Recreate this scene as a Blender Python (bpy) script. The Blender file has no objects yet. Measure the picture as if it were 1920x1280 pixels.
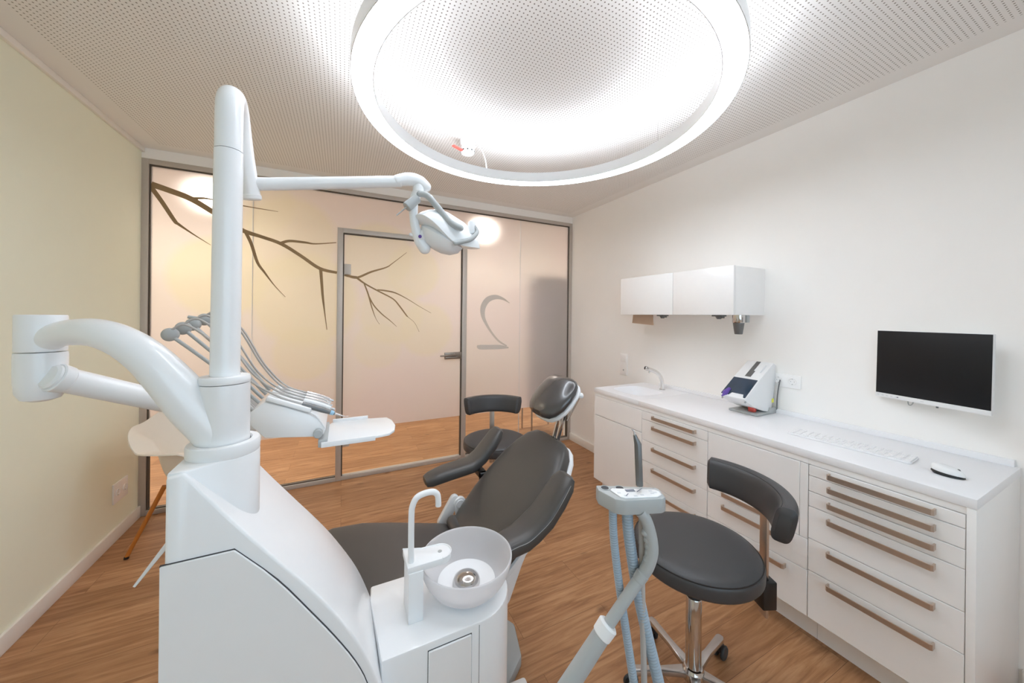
import bpy, bmesh, math, random
from mathutils import Vector, Matrix
from math import sin, cos, pi, radians, sqrt
random.seed(7)
scene = bpy.context.scene
COL = scene.collection

# ------------------------------------------------------------------ camera
YAW, ROLL = radians(26.1), 0.0104
R0 = Vector((cos(YAW), -sin(YAW), 0)); F0 = Vector((sin(YAW), cos(YAW), 0)); U0 = Vector((0, 0, 1))
CR = R0 * cos(ROLL) + U0 * sin(ROLL); CU = U0 * cos(ROLL) - R0 * sin(ROLL)
cam_data = bpy.data.cameras.new('camera'); cam = bpy.data.objects.new('camera', cam_data); COL.objects.link(cam)
cam_data.sensor_width = 36.0; cam_data.lens = 647.0 / 1920 * 36; cam_data.shift_y = (591.3 - 640) / 1920
cam_data.clip_start = 0.02
cam.matrix_world = Matrix(((CR.x, CU.x, -F0.x, 0), (CR.y, CU.y, -F0.y, 0), (CR.z, CU.z, -F0.z, 1.5), (0, 0, 0, 1)))
scene.camera = cam
# ------------------------------------------------------------------ world, lights, exposure
world = bpy.data.worlds.new('world'); scene.world = world; world.use_nodes = True
world.node_tree.nodes['Background'].inputs[0].default_value = (0.72, 0.86, 1.0, 1)
world.node_tree.nodes['Background'].inputs[1].default_value = 1.0
vs = scene.view_settings
scene.display_settings.display_device = 'sRGB'
vs.view_transform = 'Standard'; vs.look = 'None'; vs.gamma = 1.0; vs.exposure = 0.36
try: vs.use_curve_mapping = False
except Exception: pass
scene.cycles.use_denoising = True
scene.cycles.max_bounces = 16; scene.cycles.diffuse_bounces = 12; scene.cycles.glossy_bounces = 4
scene.cycles.transmission_bounces = 8; scene.cycles.transparent_max_bounces = 12
scene.cycles.sample_clamp_indirect = 6.0
RING_DOWN, RING_UP, ADDED_FILL, CORRIDOR = 16.0, 13.0, 12.0, 17.5

def area(name, loc, rot, sx, sy, power, color):
    l = bpy.data.lights.new(name, 'AREA'); l.shape = 'RECTANGLE'; l.size = sx; l.size_y = sy
    l.energy = power; l.color = color
    o = bpy.data.objects.new(name, l); COL.objects.link(o); o.location = loc; o.rotation_euler = rot
    return o
# cool fill lamp added behind the camera at an assumed window; corridor ceiling lamps
area('added_fill', (0.45, -1.33, 1.55), (radians(90), 0, 0), 2.2, 1.5, ADDED_FILL, (0.60, 0.82, 1.0))
for _x in (-2.2, -1.09, 1.56, 3.6):  # outermost pair is out of view, added to brighten the corridor
    _l = area('corridor_downlight', (_x, 4.3, 2.594), (0, 0, 0), 0.11, 0.11, CORRIDOR, (1.0, 0.94, 0.87)); _l.data.shape = 'DISK'

# ------------------------------------------------------------------ materials
def srgb(r, g, b):
    f = lambda c: (c / 255 / 12.92) if c / 255 <= 0.04045 else ((c / 255 + 0.055) / 1.055) ** 2.4
    return (f(r), f(g), f(b), 1)
def newmat(name):
    m = bpy.data.materials.new(name); m.use_nodes = True
    nt = m.node_tree; b = nt.nodes['Principled BSDF']
    return m, nt, b
def mat(name, rgb, rough=0.5, metal=0.0, var=0.0, scale=30, bump=0.0, bscale=200, coat=0.0, spec=0.5, trans=0.0, ior=1.45):
    m, nt, b = newmat(name)
    c = srgb(*rgb)
    b.inputs['Base Color'].default_value = c; b.inputs['Roughness'].default_value = rough
    b.inputs['Metallic'].default_value = metal; b.inputs['Specular IOR Level'].default_value = spec
    b.inputs['Coat Weight'].default_value = coat; b.inputs['Coat Roughness'].default_value = 0.1
    b.inputs['Transmission Weight'].default_value = trans; b.inputs['IOR'].default_value = ior
    tc = nt.nodes.new('ShaderNodeTexCoord')
    if var > 0:
        n = nt.nodes.new('ShaderNodeTexNoise'); n.inputs['Scale'].default_value = scale; n.inputs['Detail'].default_value = 4
        nt.links.new(tc.outputs['Object'], n.inputs['Vector'])
        r = nt.nodes.new('ShaderNodeMapRange'); r.inputs[3].default_value = 1 - var; r.inputs[4].default_value = 1 + var
        nt.links.new(n.outputs['Fac'], r.inputs[0])
        mx = nt.nodes.new('ShaderNodeVectorMath'); mx.operation = 'SCALE'; mx.inputs[0].default_value = c[:3]
        nt.links.new(r.outputs[0], mx.inputs['Scale']); nt.links.new(mx.outputs[0], b.inputs['Base Color'])
    if bump > 0:
        n2 = nt.nodes.new('ShaderNodeTexNoise'); n2.inputs['Scale'].default_value = bscale; n2.inputs['Detail'].default_value = 3
        nt.links.new(tc.outputs['Object'], n2.inputs['Vector'])
        bp = nt.nodes.new('ShaderNodeBump'); bp.inputs['Strength'].default_value = bump; bp.inputs['Distance'].default_value = 0.002
        nt.links.new(n2.outputs['Fac'], bp.inputs['Height']); nt.links.new(bp.outputs[0], b.inputs['Normal'])
    return m
def emis(name, rgb, strength):
    m, nt, b = newmat(name)
    b.inputs['Base Color'].default_value = (0.8, 0.8, 0.8, 1)
    b.inputs['Emission Color'].default_value = srgb(*rgb); b.inputs['Emission Strength'].default_value = strength
    return m
def clearmat(name, tint, gloss=0.06, rough=0.0):
    m = bpy.data.materials.new(name); m.use_nodes = True; nt = m.node_tree; nt.nodes.clear()
    o = nt.nodes.new('ShaderNodeOutputMaterial'); t = nt.nodes.new('ShaderNodeBsdfTransparent'); g = nt.nodes.new('ShaderNodeBsdfGlossy')
    t.inputs[0].default_value = tint; g.inputs['Roughness'].default_value = rough
    fr = nt.nodes.new('ShaderNodeFresnel'); fr.inputs[0].default_value = 1.4
    ml = nt.nodes.new('ShaderNodeMath'); ml.operation = 'MULTIPLY'; ml.inputs[1].default_value = gloss * 10
    mi = nt.nodes.new('ShaderNodeMixShader')
    nt.links.new(fr.outputs[0], ml.inputs[0]); nt.links.new(ml.outputs[0], mi.inputs[0])
    nt.links.new(t.outputs[0], mi.inputs[1]); nt.links.new(g.outputs[0], mi.inputs[2]); nt.links.new(mi.outputs[0], o.inputs[0])
    return m
class NG:
    """small helper for math node chains"""
    def __init__(s, nt): s.nt = nt
    def m(s, op, a, b=None, c=None):
        n = s.nt.nodes.new('ShaderNodeMath'); n.operation = op
        for i, v in enumerate((a, b, c)):
            if v is None: continue
            if hasattr(v, 'links') or hasattr(v, 'is_linked'): s.nt.links.new(v, n.inputs[i])
            else: n.inputs[i].default_value = v
        return n.outputs[0]
    def pos(s):
        g = s.nt.nodes.new('ShaderNodeNewGeometry'); sp = s.nt.nodes.new('ShaderNodeSeparateXYZ')
        s.nt.links.new(g.outputs['Position'], sp.inputs[0]); return sp.outputs
    def mixc(s, f, a, b):
        n = s.nt.nodes.new('ShaderNodeMix'); n.data_type = 'RGBA'
        for i, v in ((0, f), (6, a), (7, b)):
            if hasattr(v, 'is_linked'): s.nt.links.new(v, n.inputs[i])
            else: n.inputs[i].default_value = v
        return n.outputs[2]

def mat_ceiling():
    m, nt, b = newmat('perforated_plasterboard'); g = NG(nt); x, y, z = g.pos()
    P = 0.0182
    def d(c): return g.m('SUBTRACT', g.m('FRACT', g.m('DIVIDE', g.m('ADD', c, 5.0), P)), 0.5)
    dx, dy = d(x), d(y)
    r = g.m('SQRT', g.m('ADD', g.m('MULTIPLY', dx, dx), g.m('MULTIPLY', dy, dy)))
    hole = g.m('LESS_THAN', r, 0.17)
    ins = g.m('MULTIPLY', g.m('GREATER_THAN', x, -1.20), g.m('LESS_THAN', x, 2.38))
    ins = g.m('MULTIPLY', ins, g.m('LESS_THAN', y, 3.34))
    hole = g.m('MULTIPLY', hole, ins)
    nt.links.new(g.mixc(hole, srgb(238, 236, 233), srgb(135, 128, 120)), b.inputs['Base Color'])
    b.inputs['Roughness'].default_value = 0.9
    return m
def mat_wood():
    m, nt, b = newmat('oak_plank_floor'); g = NG(nt)
    geo = nt.nodes.new('ShaderNodeNewGeometry'); L = nt.links.new
    br = nt.nodes.new('ShaderNodeTexBrick'); L(geo.outputs['Position'], br.inputs['Vector'])
    br.inputs['Scale'].default_value = 1.0; br.inputs['Brick Width'].default_value = 1.22; br.inputs['Row Height'].default_value = 0.176
    br.inputs['Mortar Size'].default_value = 0.0011; br.inputs['Mortar Smooth'].default_value = 0.3
    br.offset = 0.37; br.inputs['Bias'].default_value = 0.0
    br.inputs['Color1'].default_value = (0, 0, 0, 1); br.inputs['Color2'].default_value = (1, 1, 1, 1); br.inputs['Mortar'].default_value = (0.5, 0.5, 0.5, 1)
    mp = nt.nodes.new('ShaderNodeMapping'); mp.inputs['Scale'].default_value = (2.0, 26, 1); L(geo.outputs['Position'], mp.inputs[0])
    off = nt.nodes.new('ShaderNodeVectorMath'); off.operation = 'ADD'; L(mp.outputs[0], off.inputs[0])
    sc = nt.nodes.new('ShaderNodeVectorMath'); sc.operation = 'SCALE'; sc.inputs['Scale'].default_value = 7.0; L(br.outputs['Color'], sc.inputs[0]); L(sc.outputs[0], off.inputs[1])
    n1 = nt.nodes.new('ShaderNodeTexNoise'); n1.inputs['Scale'].default_value = 1.6; n1.inputs['Detail'].default_value = 8; n1.inputs['Roughness'].default_value = 0.62; n1.inputs['Distortion'].default_value = 0.7; L(off.outputs[0], n1.inputs['Vector'])
    mp2 = nt.nodes.new('ShaderNodeMapping'); mp2.inputs['Scale'].default_value = (1.2, 5, 1); L(geo.outputs['Position'], mp2.inputs[0])
    n2 = nt.nodes.new('ShaderNodeTexNoise'); n2.inputs['Scale'].default_value = 1.3; n2.inputs['Detail'].default_value = 3; L(mp2.outputs[0], n2.inputs['Vector'])
    cr = nt.nodes.new('ShaderNodeValToRGB'); L(n1.outputs['Fac'], cr.inputs[0])
    e = cr.color_ramp.elements; e[0].position = 0.28; e[0].color = srgb(138, 93, 61); e[1].position = 0.72; e[1].color = srgb(206, 161, 120)
    k = e.new(0.5); k.color = srgb(180, 132, 92)
    c1 = g.mixc(g.m('MULTIPLY', g.m('SUBTRACT', n2.outputs['Fac'], 0.35), 0.55), cr.outputs[0], srgb(134, 92, 60))
    sep = nt.nodes.new('ShaderNodeSeparateColor'); L(br.outputs['Color'], sep.inputs[0])
    c2 = g.mixc(g.m('MULTIPLY', sep.outputs[0], 0.42), c1, srgb(132, 90, 58))
    # knots
    mp3 = nt.nodes.new('ShaderNodeMapping'); mp3.inputs['Scale'].default_value = (2.2, 4.5, 1); L(geo.outputs['Position'], mp3.inputs[0])
    vo = nt.nodes.new('ShaderNodeTexVoronoi'); vo.inputs['Scale'].default_value = 1.0; L(mp3.outputs[0], vo.inputs['Vector'])
    kn = nt.nodes.new('ShaderNodeMapRange'); kn.inputs[1].default_value = 0.03; kn.inputs[2].default_value = 0.10; kn.inputs[3].default_value = 0.6; kn.inputs[4].default_value = 0.0; L(vo.outputs['Distance'], kn.inputs[0])
    c3 = g.mixc(kn.outputs[0], c2, srgb(84, 52, 32))
    c4 = g.mixc(g.m('MULTIPLY', br.outputs['Fac'], 0.65), c3, srgb(92, 60, 38))
    L(c4, b.inputs['Base Color']); b.inputs['Roughness'].default_value = 0.42; b.inputs['Specular IOR Level'].default_value = 0.35
    bp = nt.nodes.new('ShaderNodeBump'); bp.inputs['Strength'].default_value = 0.12; bp.inputs['Distance'].default_value = 0.002
    L(n1.outputs['Fac'], bp.inputs['Height']); L(bp.outputs[0], b.inputs['Normal'])
    return m
def mat_film():
    """frosted printed film: peach ground with soft round yellow spots"""
    m = bpy.data.materials.new('printed_frosted_film'); m.use_nodes = True; nt = m.node_tree; nt.nodes.clear(); g = NG(nt)
    L = nt.links.new
    out = nt.nodes.new('ShaderNodeOutputMaterial'); x, y, z = g.pos()
    col = srgb(232, 208, 192)
    geo = nt.nodes.new('ShaderNodeNewGeometry')
    n = nt.nodes.new('ShaderNodeTexNoise'); n.inputs['Scale'].default_value = 1.1; n.inputs['Detail'].default_value = 1; L(geo.outputs['Position'], n.inputs['Vector'])
    mr = nt.nodes.new('ShaderNodeMapRange'); mr.inputs[1].default_value = 0.38; mr.inputs[2].default_value = 0.62; L(n.outputs['Fac'], mr.inputs[0])
    c = g.mixc(mr.outputs[0], srgb(250, 238, 235), srgb(249, 240, 233))
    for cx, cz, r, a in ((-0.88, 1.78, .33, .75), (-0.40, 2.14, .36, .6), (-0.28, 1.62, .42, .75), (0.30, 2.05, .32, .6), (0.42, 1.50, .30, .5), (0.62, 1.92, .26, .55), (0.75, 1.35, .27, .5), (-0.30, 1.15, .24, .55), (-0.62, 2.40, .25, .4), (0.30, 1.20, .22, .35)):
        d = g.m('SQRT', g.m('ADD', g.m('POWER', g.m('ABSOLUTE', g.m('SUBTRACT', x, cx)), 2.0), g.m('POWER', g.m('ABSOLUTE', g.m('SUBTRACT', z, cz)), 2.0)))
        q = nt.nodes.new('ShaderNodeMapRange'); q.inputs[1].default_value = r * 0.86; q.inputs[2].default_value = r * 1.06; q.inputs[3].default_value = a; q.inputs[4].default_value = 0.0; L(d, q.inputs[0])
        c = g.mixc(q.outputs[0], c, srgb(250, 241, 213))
    di = nt.nodes.new('ShaderNodeBsdfDiffuse'); tr = nt.nodes.new('ShaderNodeBsdfTranslucent'); rf = nt.nodes.new('ShaderNodeBsdfRefraction'); gl = nt.nodes.new('ShaderNodeBsdfGlossy')
    rf.inputs['Roughness'].default_value = 0.62; rf.inputs['IOR'].default_value = 1.5; gl.inputs['Roughness'].default_value = 0.35
    for s in (di, tr, rf): L(c, s.inputs['Color'])
    m1 = nt.nodes.new('ShaderNodeMixShader'); m1.inputs[0].default_value = 0.30; L(di.outputs[0], m1.inputs[1]); L(tr.outputs[0], m1.inputs[2])
    m2 = nt.nodes.new('ShaderNodeMixShader'); m2.inputs[0].default_value = 0.42; L(m1.outputs[0], m2.inputs[1]); L(rf.outputs[0], m2.inputs[2])
    m3 = nt.nodes.new('ShaderNodeMixShader'); m3.inputs[0].default_value = 0.04; L(m2.outputs[0], m3.inputs[1]); L(gl.outputs[0], m3.inputs[2])
    L(m3.outputs[0], out.inputs[0])
    return m

M = {}
M['white'] = mat('white_lacquer', (236, 237, 238), 0.28, coat=0.3, var=0.01)
M['white_matt'] = mat('white_plastic', (234, 235, 236), 0.42, var=0.01)
M['cab'] = mat('cabinet_lacquer', (246, 245, 244), 0.32, var=0.01, coat=0.15)
M['gap'] = mat('dark_gap', (70, 70, 72), 0.8, var=0.05)
M['cabg'] = mat('glossy_cabinet_lacquer', (243, 242, 241), 0.2, var=0.01, coat=0.3)
M['top'] = mat('white_mineral_worktop', (240, 240, 242), 0.4, var=0.012, scale=140)
M['wall_r'] = mat('white_wall_paint', (247, 245, 242), 0.9, var=0.012, scale=6, bump=0.05, bscale=300)
M['wall_l'] = mat('pale_yellow_wall_paint', (242, 243, 223), 0.85, var=0.012, scale=6, bump=0.05, bscale=300)
M['wall_c'] = mat('peach_corridor_paint', (243, 232, 222), 0.9, var=0.012, scale=6)
M['base'] = mat('white_baseboard_lacquer', (240, 236, 230), 0.5, var=0.01)
M['alu'] = mat('anodised_aluminium', (196, 188, 180), 0.45, metal=0.2, var=0.03, scale=80)
M['gasket'] = mat('black_rubber_gasket', (88, 78, 68), 0.7, var=0.03)
M['steel'] = mat('brushed_steel', (150, 138, 128), 0.34, metal=0.9, var=0.05, scale=60)
M['nickel'] = mat('brushed_nickel_handle', (204, 188, 174), 0.36, metal=0.85, var=0.05, scale=60)
M['tapm'] = mat('satin_chrome', (236, 234, 232), 0.22, metal=0.85, var=0.01)
M['chrome'] = mat('polished_chrome', (205, 203, 202), 0.08, metal=1.0, var=0.01)
M['polalu'] = mat('polished_aluminium', (196, 190, 186), 0.25, metal=0.9, var=0.04, scale=40)
M['leather'] = mat('black_upholstery', (74, 71, 69), 0.36, var=0.05, scale=12, bump=0.08, bscale=500, spec=0.5)
M['leather_g'] = mat('glossy_black_upholstery', (66, 64, 64), 0.24, var=0.05, scale=12, spec=0.7, coat=0.4)
M['stitch'] = mat('grey_stitching', (150, 148, 146), 0.7, var=0.03)
M['leather2'] = mat('black_stool_upholstery', (64, 63, 64), 0.45, var=0.05, scale=12, bump=0.08, bscale=500)
M['black'] = mat('black_plastic', (34, 33, 33), 0.4, var=0.05)
M['rubber'] = mat('caster_rubber', (60, 62, 63), 0.6, var=0.05)
M['hose'] = mat('grey_silicone_hose', (178, 174, 170), 0.5, var=0.03)
M['hose_b'] = mat('blue_grey_corrugated_hose', (158, 172, 184), 0.55, var=0.03)
M['grey'] = mat('grey_plastic', (172, 175, 175), 0.45, var=0.02)
M['dgrey'] = mat('dark_grey_metal', (118, 118, 118), 0.4, metal=0.5, var=0.04)
M['shell'] = mat('white_chair_shell', (236, 228, 216), 0.5, var=0.01)
M['beech'] = mat('honey_maple_leg', (190, 118, 48), 0.5, var=0.12, scale=18)
M['screen'] = mat('switched_off_screen', (26, 26, 28), 0.4, var=0.03, scale=3, spec=0.3)
M['branch'] = mat('brown_branch_ink', (158, 132, 98), 0.8, var=0.05)
M['digit'] = mat('grey_digit_ink', (214, 204, 194), 0.8, var=0.03)
M['dark'] = mat('dark_brown_cabinet', (44, 36, 32), 0.7, var=0.04)
M['purple'] = mat('purple_plastic', (104, 76, 160), 0.35, var=0.04)
M['yellow'] = mat('yellow_sticker', (226, 226, 90), 0.6, var=0.03)
M['red'] = mat('red_plastic', (214, 88, 78), 0.5, var=0.03)
M['brown'] = mat('brown_paper', (196, 172, 152), 0.85, var=0.03)
M['blue'] = mat('light_blue_ring', (150, 190, 215), 0.4, var=0.03)
M['ink'] = mat('grey_print', (120, 124, 136), 0.7, var=0.03)
M['pale_ink'] = mat('pale_grey_print', (206, 210, 214), 0.7, var=0.02)
M['window_dark'] = mat('tinted_plastic_window', (44, 60, 78), 0.08, var=0.25, scale=18, coat=0.6)
M['ceil'] = mat_ceiling(); M['wood'] = mat_wood(); M['film'] = mat_film()
M['glass'] = clearmat('clear_glass', (0.95, 0.97, 0.96, 1), 0.06)
M['ring_down'] = emis('ring_diffuser_light', (236, 244, 255), RING_DOWN)
M['ring_up'] = emis('ring_uplight', (236, 244, 255), RING_UP)
M['spot'] = emis('downlight_glow', (255, 240, 215), 6.0)
# frosted translucent bowl
def mat_bowl():
    m = bpy.data.materials.new('frosted_bowl_plastic'); m.use_nodes = True; nt = m.node_tree; nt.nodes.clear(); L = nt.links.new
    out = nt.nodes.new('ShaderNodeOutputMaterial')
    rf = nt.nodes.new('ShaderNodeBsdfTransparent'); rf.inputs[0].default_value = (0.93, 0.94, 0.95, 1)
    di = nt.nodes.new('ShaderNodeBsdfDiffuse'); di.inputs[0].default_value = srgb(250, 250, 252)
    tl = nt.nodes.new('ShaderNodeBsdfTranslucent'); tl.inputs[0].default_value = srgb(250, 250, 252)
    gl = nt.nodes.new('ShaderNodeBsdfGlossy'); gl.inputs['Roughness'].default_value = 0.18
    lw = nt.nodes.new('ShaderNodeLayerWeight'); lw.inputs[0].default_value = 0.35
    a = nt.nodes.new('ShaderNodeMixShader'); a.inputs[0].default_value = 0.5; L(di.outputs[0], a.inputs[1]); L(tl.outputs[0], a.inputs[2])
    b = nt.nodes.new('ShaderNodeMixShader'); b.inputs[0].default_value = 0.64; L(rf.outputs[0], b.inputs[1]); L(a.outputs[0], b.inputs[2])
    c = nt.nodes.new('ShaderNodeMixShader'); mm = nt.nodes.new('ShaderNodeMath'); mm.operation = 'MULTIPLY'; mm.inputs[1].default_value = 0.22
    L(lw.outputs['Fresnel'], mm.inputs[0]); L(mm.outputs[0], c.inputs[0]); L(b.outputs[0], c.inputs[1]); L(gl.outputs[0], c.inputs[2])
    L(c.outputs[0], out.inputs[0]); return m
M['bowl'] = mat_bowl()

# ------------------------------------------------------------------ mesh helpers
class MB:
    """collects shapes in world space; build() links them as ONE mesh object"""
    def __init__(s): s.bm = bmesh.new()
    def _sub(s, fn):
        b = bmesh.new(); fn(b); me = bpy.data.meshes.new('t'); b.to_mesh(me); b.free(); s.bm.from_mesh(me); bpy.data.meshes.remove(me); return s
    def box(s, x0, x1, y0, y1, z0, z1, bev=0.0, seg=2, M4=None):
        def fn(b):
            bmesh.ops.create_cube(b, size=1.0)
            bmesh.ops.scale(b, verts=b.verts, vec=(abs(x1 - x0), abs(y1 - y0), abs(z1 - z0)))
            bmesh.ops.translate(b, verts=b.verts, vec=((x0 + x1) / 2, (y0 + y1) / 2, (z0 + z1) / 2))
            if bev > 0: bmesh.ops.bevel(b, geom=list(b.edges), offset=bev, segments=seg, profile=0.5, affect='EDGES')
            if M4 is not None: bmesh.ops.transform(b, matrix=M4, verts=b.verts)
        return s._sub(fn)
    def prism(s, poly, axis, a, b_, bev=0.0, seg=2, M4=None):
        """poly of 2-D points; axis 'y': (x,z), 'x': (y,z), 'z': (x,y); extruded from a to b_"""
        def p3(p, t):
            return {'y': (p[0], t, p[1]), 'x': (t, p[0], p[1]), 'z': (p[0], p[1], t)}[axis]
        def fn(b):
            v0 = [b.verts.new(p3(p, a)) for p in poly]; v1 = [b.verts.new(p3(p, b_)) for p in poly]; n = len(poly)
            b.faces.new(v0); b.faces.new(v1)
            for i in range(n): b.faces.new((v0[i], v0[(i + 1) % n], v1[(i + 1) % n], v1[i]))
            bmesh.ops.recalc_face_normals(b, faces=b.faces)
            if bev > 0: bmesh.ops.bevel(b, geom=list(b.edges), offset=bev, segments=seg, profile=0.5, affect='EDGES', clamp_overlap=True)
            if M4 is not None: bmesh.ops.transform(b, matrix=M4, verts=b.verts)
        return s._sub(fn)
    def rings(s, rr, cap0=True, cap1=True, closed=False):
        def fn(b):
            vs_ = [[b.verts.new(p) for p in r] for r in rr]; n = len(rr[0]); m = len(rr)
            for i in range(m if closed else m - 1):
                for j in range(n):
                    b.faces.new((vs_[i][j], vs_[i][(j + 1) % n], vs_[(i + 1) % m][(j + 1) % n], vs_[(i + 1) % m][j]))
            if not closed and cap0: b.faces.new(list(reversed(vs_[0])))
            if not closed and cap1: b.faces.new(vs_[-1])
            bmesh.ops.recalc_face_normals(b, faces=b.faces)
        return s._sub(fn)
    def tube(s, pts, r, n=16, smooth=0, round_=False, ribs=0, rib=0.0):
        pts = [Vector(p) for p in pts]
        rad = list(r) if isinstance(r, (list, tuple)) else [r] * len(pts)
        if smooth and len(pts) > 2:
            P, Q = [], []
            for i in range(len(pts) - 1):
                p0 = pts[max(i - 1, 0)]; p1 = pts[i]; p2 = pts[i + 1]; p3 = pts[min(i + 2, len(pts) - 1)]
                for k in range(smooth):
                    t = k / smooth
                    P.append(0.5 * ((2 * p1) + (p2 - p0) * t + (2 * p0 - 5 * p1 + 4 * p2 - p3) * t * t + (3 * p1 - p0 - 3 * p2 + p3) * t ** 3))
                    Q.append(rad[i] + (rad[i + 1] - rad[i]) * t)
            P.append(pts[-1]); Q.append(rad[-1]); pts, rad = P, Q
        if ribs:
            tot = [0.0]
            for i in range(1, len(pts)): tot.append(tot[-1] + (pts[i] - pts[i - 1]).length)
            P, Q = [], []; N = ribs * 4
            for k in range(N + 1):
                d = tot[-1] * k / N; i = 0
                while i < len(tot) - 2 and tot[i + 1] < d: i += 1
                t = (d - tot[i]) / max(tot[i + 1] - tot[i], 1e-9)
                P.append(pts[i].lerp(pts[i + 1], t)); Q.append(rad[i] + (rad[i + 1] - rad[i]) * t + rib * cos(k * pi / 2))
            pts, rad = P, Q
        if round_:
            d0 = (pts[0] - pts[1]).normalized(); d1 = (pts[-1] - pts[-2]).normalized()
            a, b2 = pts[0], pts[-1]; ra, rb = rad[0], rad[-1]
            pre = [(a + d0 * ra * sin(t), ra * cos(t)) for t in (1.45, 1.1, .7, .35)]; post = [(b2 + d1 * rb * sin(t), rb * cos(t)) for t in (.35, .7, 1.1, 1.45)]
            pts = [p for p, _ in pre] + pts + [p for p, _ in post]; rad = [q for _, q in pre] + rad + [q for _, q in post]
        tang = []
        for i in range(len(pts)):
            t = pts[min(i + 1, len(pts) - 1)] - pts[max(i - 1, 0)]; tang.append(t.normalized())
        up = Vector((0, 0, 1)) if abs(tang[0].z) < 0.9 else Vector((1, 0, 0))
        nrm = (up - tang[0] * up.dot(tang[0])).normalized(); rr = []
        for i, p in enumerate(pts):
            nrm = (nrm - tang[i] * nrm.dot(tang[i])).normalized(); bi = tang[i].cross(nrm)
            rr.append([p + (nrm * cos(2 * pi * j / n) + bi * sin(2 * pi * j / n)) * rad[i] for j in range(n)])
        return s.rings(rr)
    def lathe(s, prof, c=(0, 0, 0), n=40, M4=None, closed=False):
        """prof: (radius, z) list"""
        rr = [[Vector((c[0] + max(r, 1e-4) * cos(2 * pi * j / n), c[1] + max(r, 1e-4) * sin(2 * pi * j / n), c[2] + z)) for j in range(n)] for r, z in prof]
        if M4 is not None: rr = [[M4 @ p for p in r] for r in rr]
        return s.rings(rr, closed=closed)
    def pad(s, spine, yc, n=36, ex=4.0, top_only=False):
        """upholstered pad: spine of (x, z, width along y, thickness[, dy]); superellipse sections square to the spine"""
        pts = [Vector((q[0], 0, q[1])) for q in spine]; rr = []
        for i, q in enumerate(spine):
            t = (pts[min(i + 1, len(pts) - 1)] - pts[max(i - 1, 0)]).normalized(); nn = Vector((-t.z, 0, t.x))
            w, h = q[2] / 2, q[3] / 2; dy = q[4] if len(q) > 4 else 0
            ring = []
            for j in range(n):
                a = 2 * pi * j / n; ca, sa = cos(a), sin(a)
                u = math.copysign(abs(ca) ** (2 / ex), ca) * w; v = math.copysign(abs(sa) ** (2 / ex), sa) * h
                ring.append(Vector((q[0], yc + dy + u, q[1])) + nn * v)
            rr.append(ring)
        return s.rings(rr)
    def sphere(s, c, r, sc=(1, 1, 1), M4=None, u=24, v=14):
        def fn(b):
            bmesh.ops.create_uvsphere(b, u_segments=u, v_segments=v, radius=r)
            bmesh.ops.scale(b, verts=b.verts, vec=sc)
            if M4 is not None: bmesh.ops.transform(b, matrix=M4, verts=b.verts)
            bmesh.ops.translate(b, verts=b.verts, vec=c)
        return s._sub(fn)
    def ribbon(s, pts, y, th=0.0015):
        """flat tapered stroke in the plane y: pts of (x, z, half width)"""
        n = len(pts); a, b_ = [], []
        for i, (x, z, w) in enumerate(pts):
            p, q = pts[max(i - 1, 0)], pts[min(i + 1, n - 1)]
            t = Vector((q[0] - p[0], q[1] - p[1])).normalized(); m_ = Vector((-t.y, t.x))
            a.append((x + m_.x * w, z + m_.y * w)); b_.append((x - m_.x * w, z - m_.y * w))
        rr = [[Vector((a[i][0], y, a[i][1])), Vector((b_[i][0], y, b_[i][1])), Vector((b_[i][0], y + th, b_[i][1])), Vector((a[i][0], y + th, a[i][1]))] for i in range(n)]
        return s.rings(rr)
    def xf(s, m4): bmesh.ops.transform(s.bm, matrix=m4, verts=s.bm.verts); return s
    def build(s, name, m, parent=None, flat=False, ang=38):
        b = s.bm; bmesh.ops.remove_doubles(b, verts=b.verts, dist=1e-6); bmesh.ops.recalc_face_normals(b, faces=b.faces)
        lim = radians(ang)
        for f in b.faces: f.smooth = not flat
        for e in b.edges: e.smooth = not (len(e.link_faces) != 2 or e.calc_face_angle(0) > lim)
        me = bpy.data.meshes.new(name); 
        off = Vector((0, 0, 0))
        if parent is not None:
            p = parent
            while p is not None: off += p.location; p = p.parent
        else:
            if b.verts:
                lo = [min(v.co[k] for v in b.verts) for k in range(3)]; hi = [max(v.co[k] for v in b.verts) for k in range(3)]
                off = Vector(((lo[0] + hi[0]) / 2, (lo[1] + hi[1]) / 2, lo[2]))
        bmesh.ops.translate(b, verts=b.verts, vec=-off); b.to_mesh(me); b.free()
        me.materials.append(m); o = bpy.data.objects.new(name, me); COL.objects.link(o)
        if parent is not None: o.parent = parent
        else: o.location = off
        return o
def thing(name, label, cat, loc=(0, 0, 0), group=None):
    o = bpy.data.objects.new(name, None); COL.objects.link(o); o.location = loc; o.empty_display_size = 0.05
    return tag(o, label, cat, group)
def tag(o, label, cat, group=None):
    o['label'] = label; o['category'] = cat
    if group: o['group'] = group
    return o
def struct(o): o['kind'] = 'structure'; return o
def copy_tree(o, parent=None):
    kids = list(o.children); c = o.copy(); COL.objects.link(c)
    if parent is not None: c.parent = parent
    for ch in kids: copy_tree(ch, c)
    return c
def T(*v): return Matrix.Translation(v)
def RX(a): return Matrix.Rotation(a, 4, 'X')
def RY(a): return Matrix.Rotation(a, 4, 'Y')
def RZ(a): return Matrix.Rotation(a, 4, 'Z')
def frame(p, d, up=(0, 0, 1)):
    """matrix whose z axis is d, at p"""
    z = Vector(d).normalized(); u = Vector(up); 
    if abs(z.dot(u)) > 0.95: u = Vector((1, 0, 0))
    x = u.cross(z).normalized(); y = z.cross(x)
    return Matrix(((x.x, y.x, z.x, p[0]), (x.y, y.y, z.y, p[1]), (x.z, y.z, z.z, p[2]), (0, 0, 0, 1)))
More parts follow.
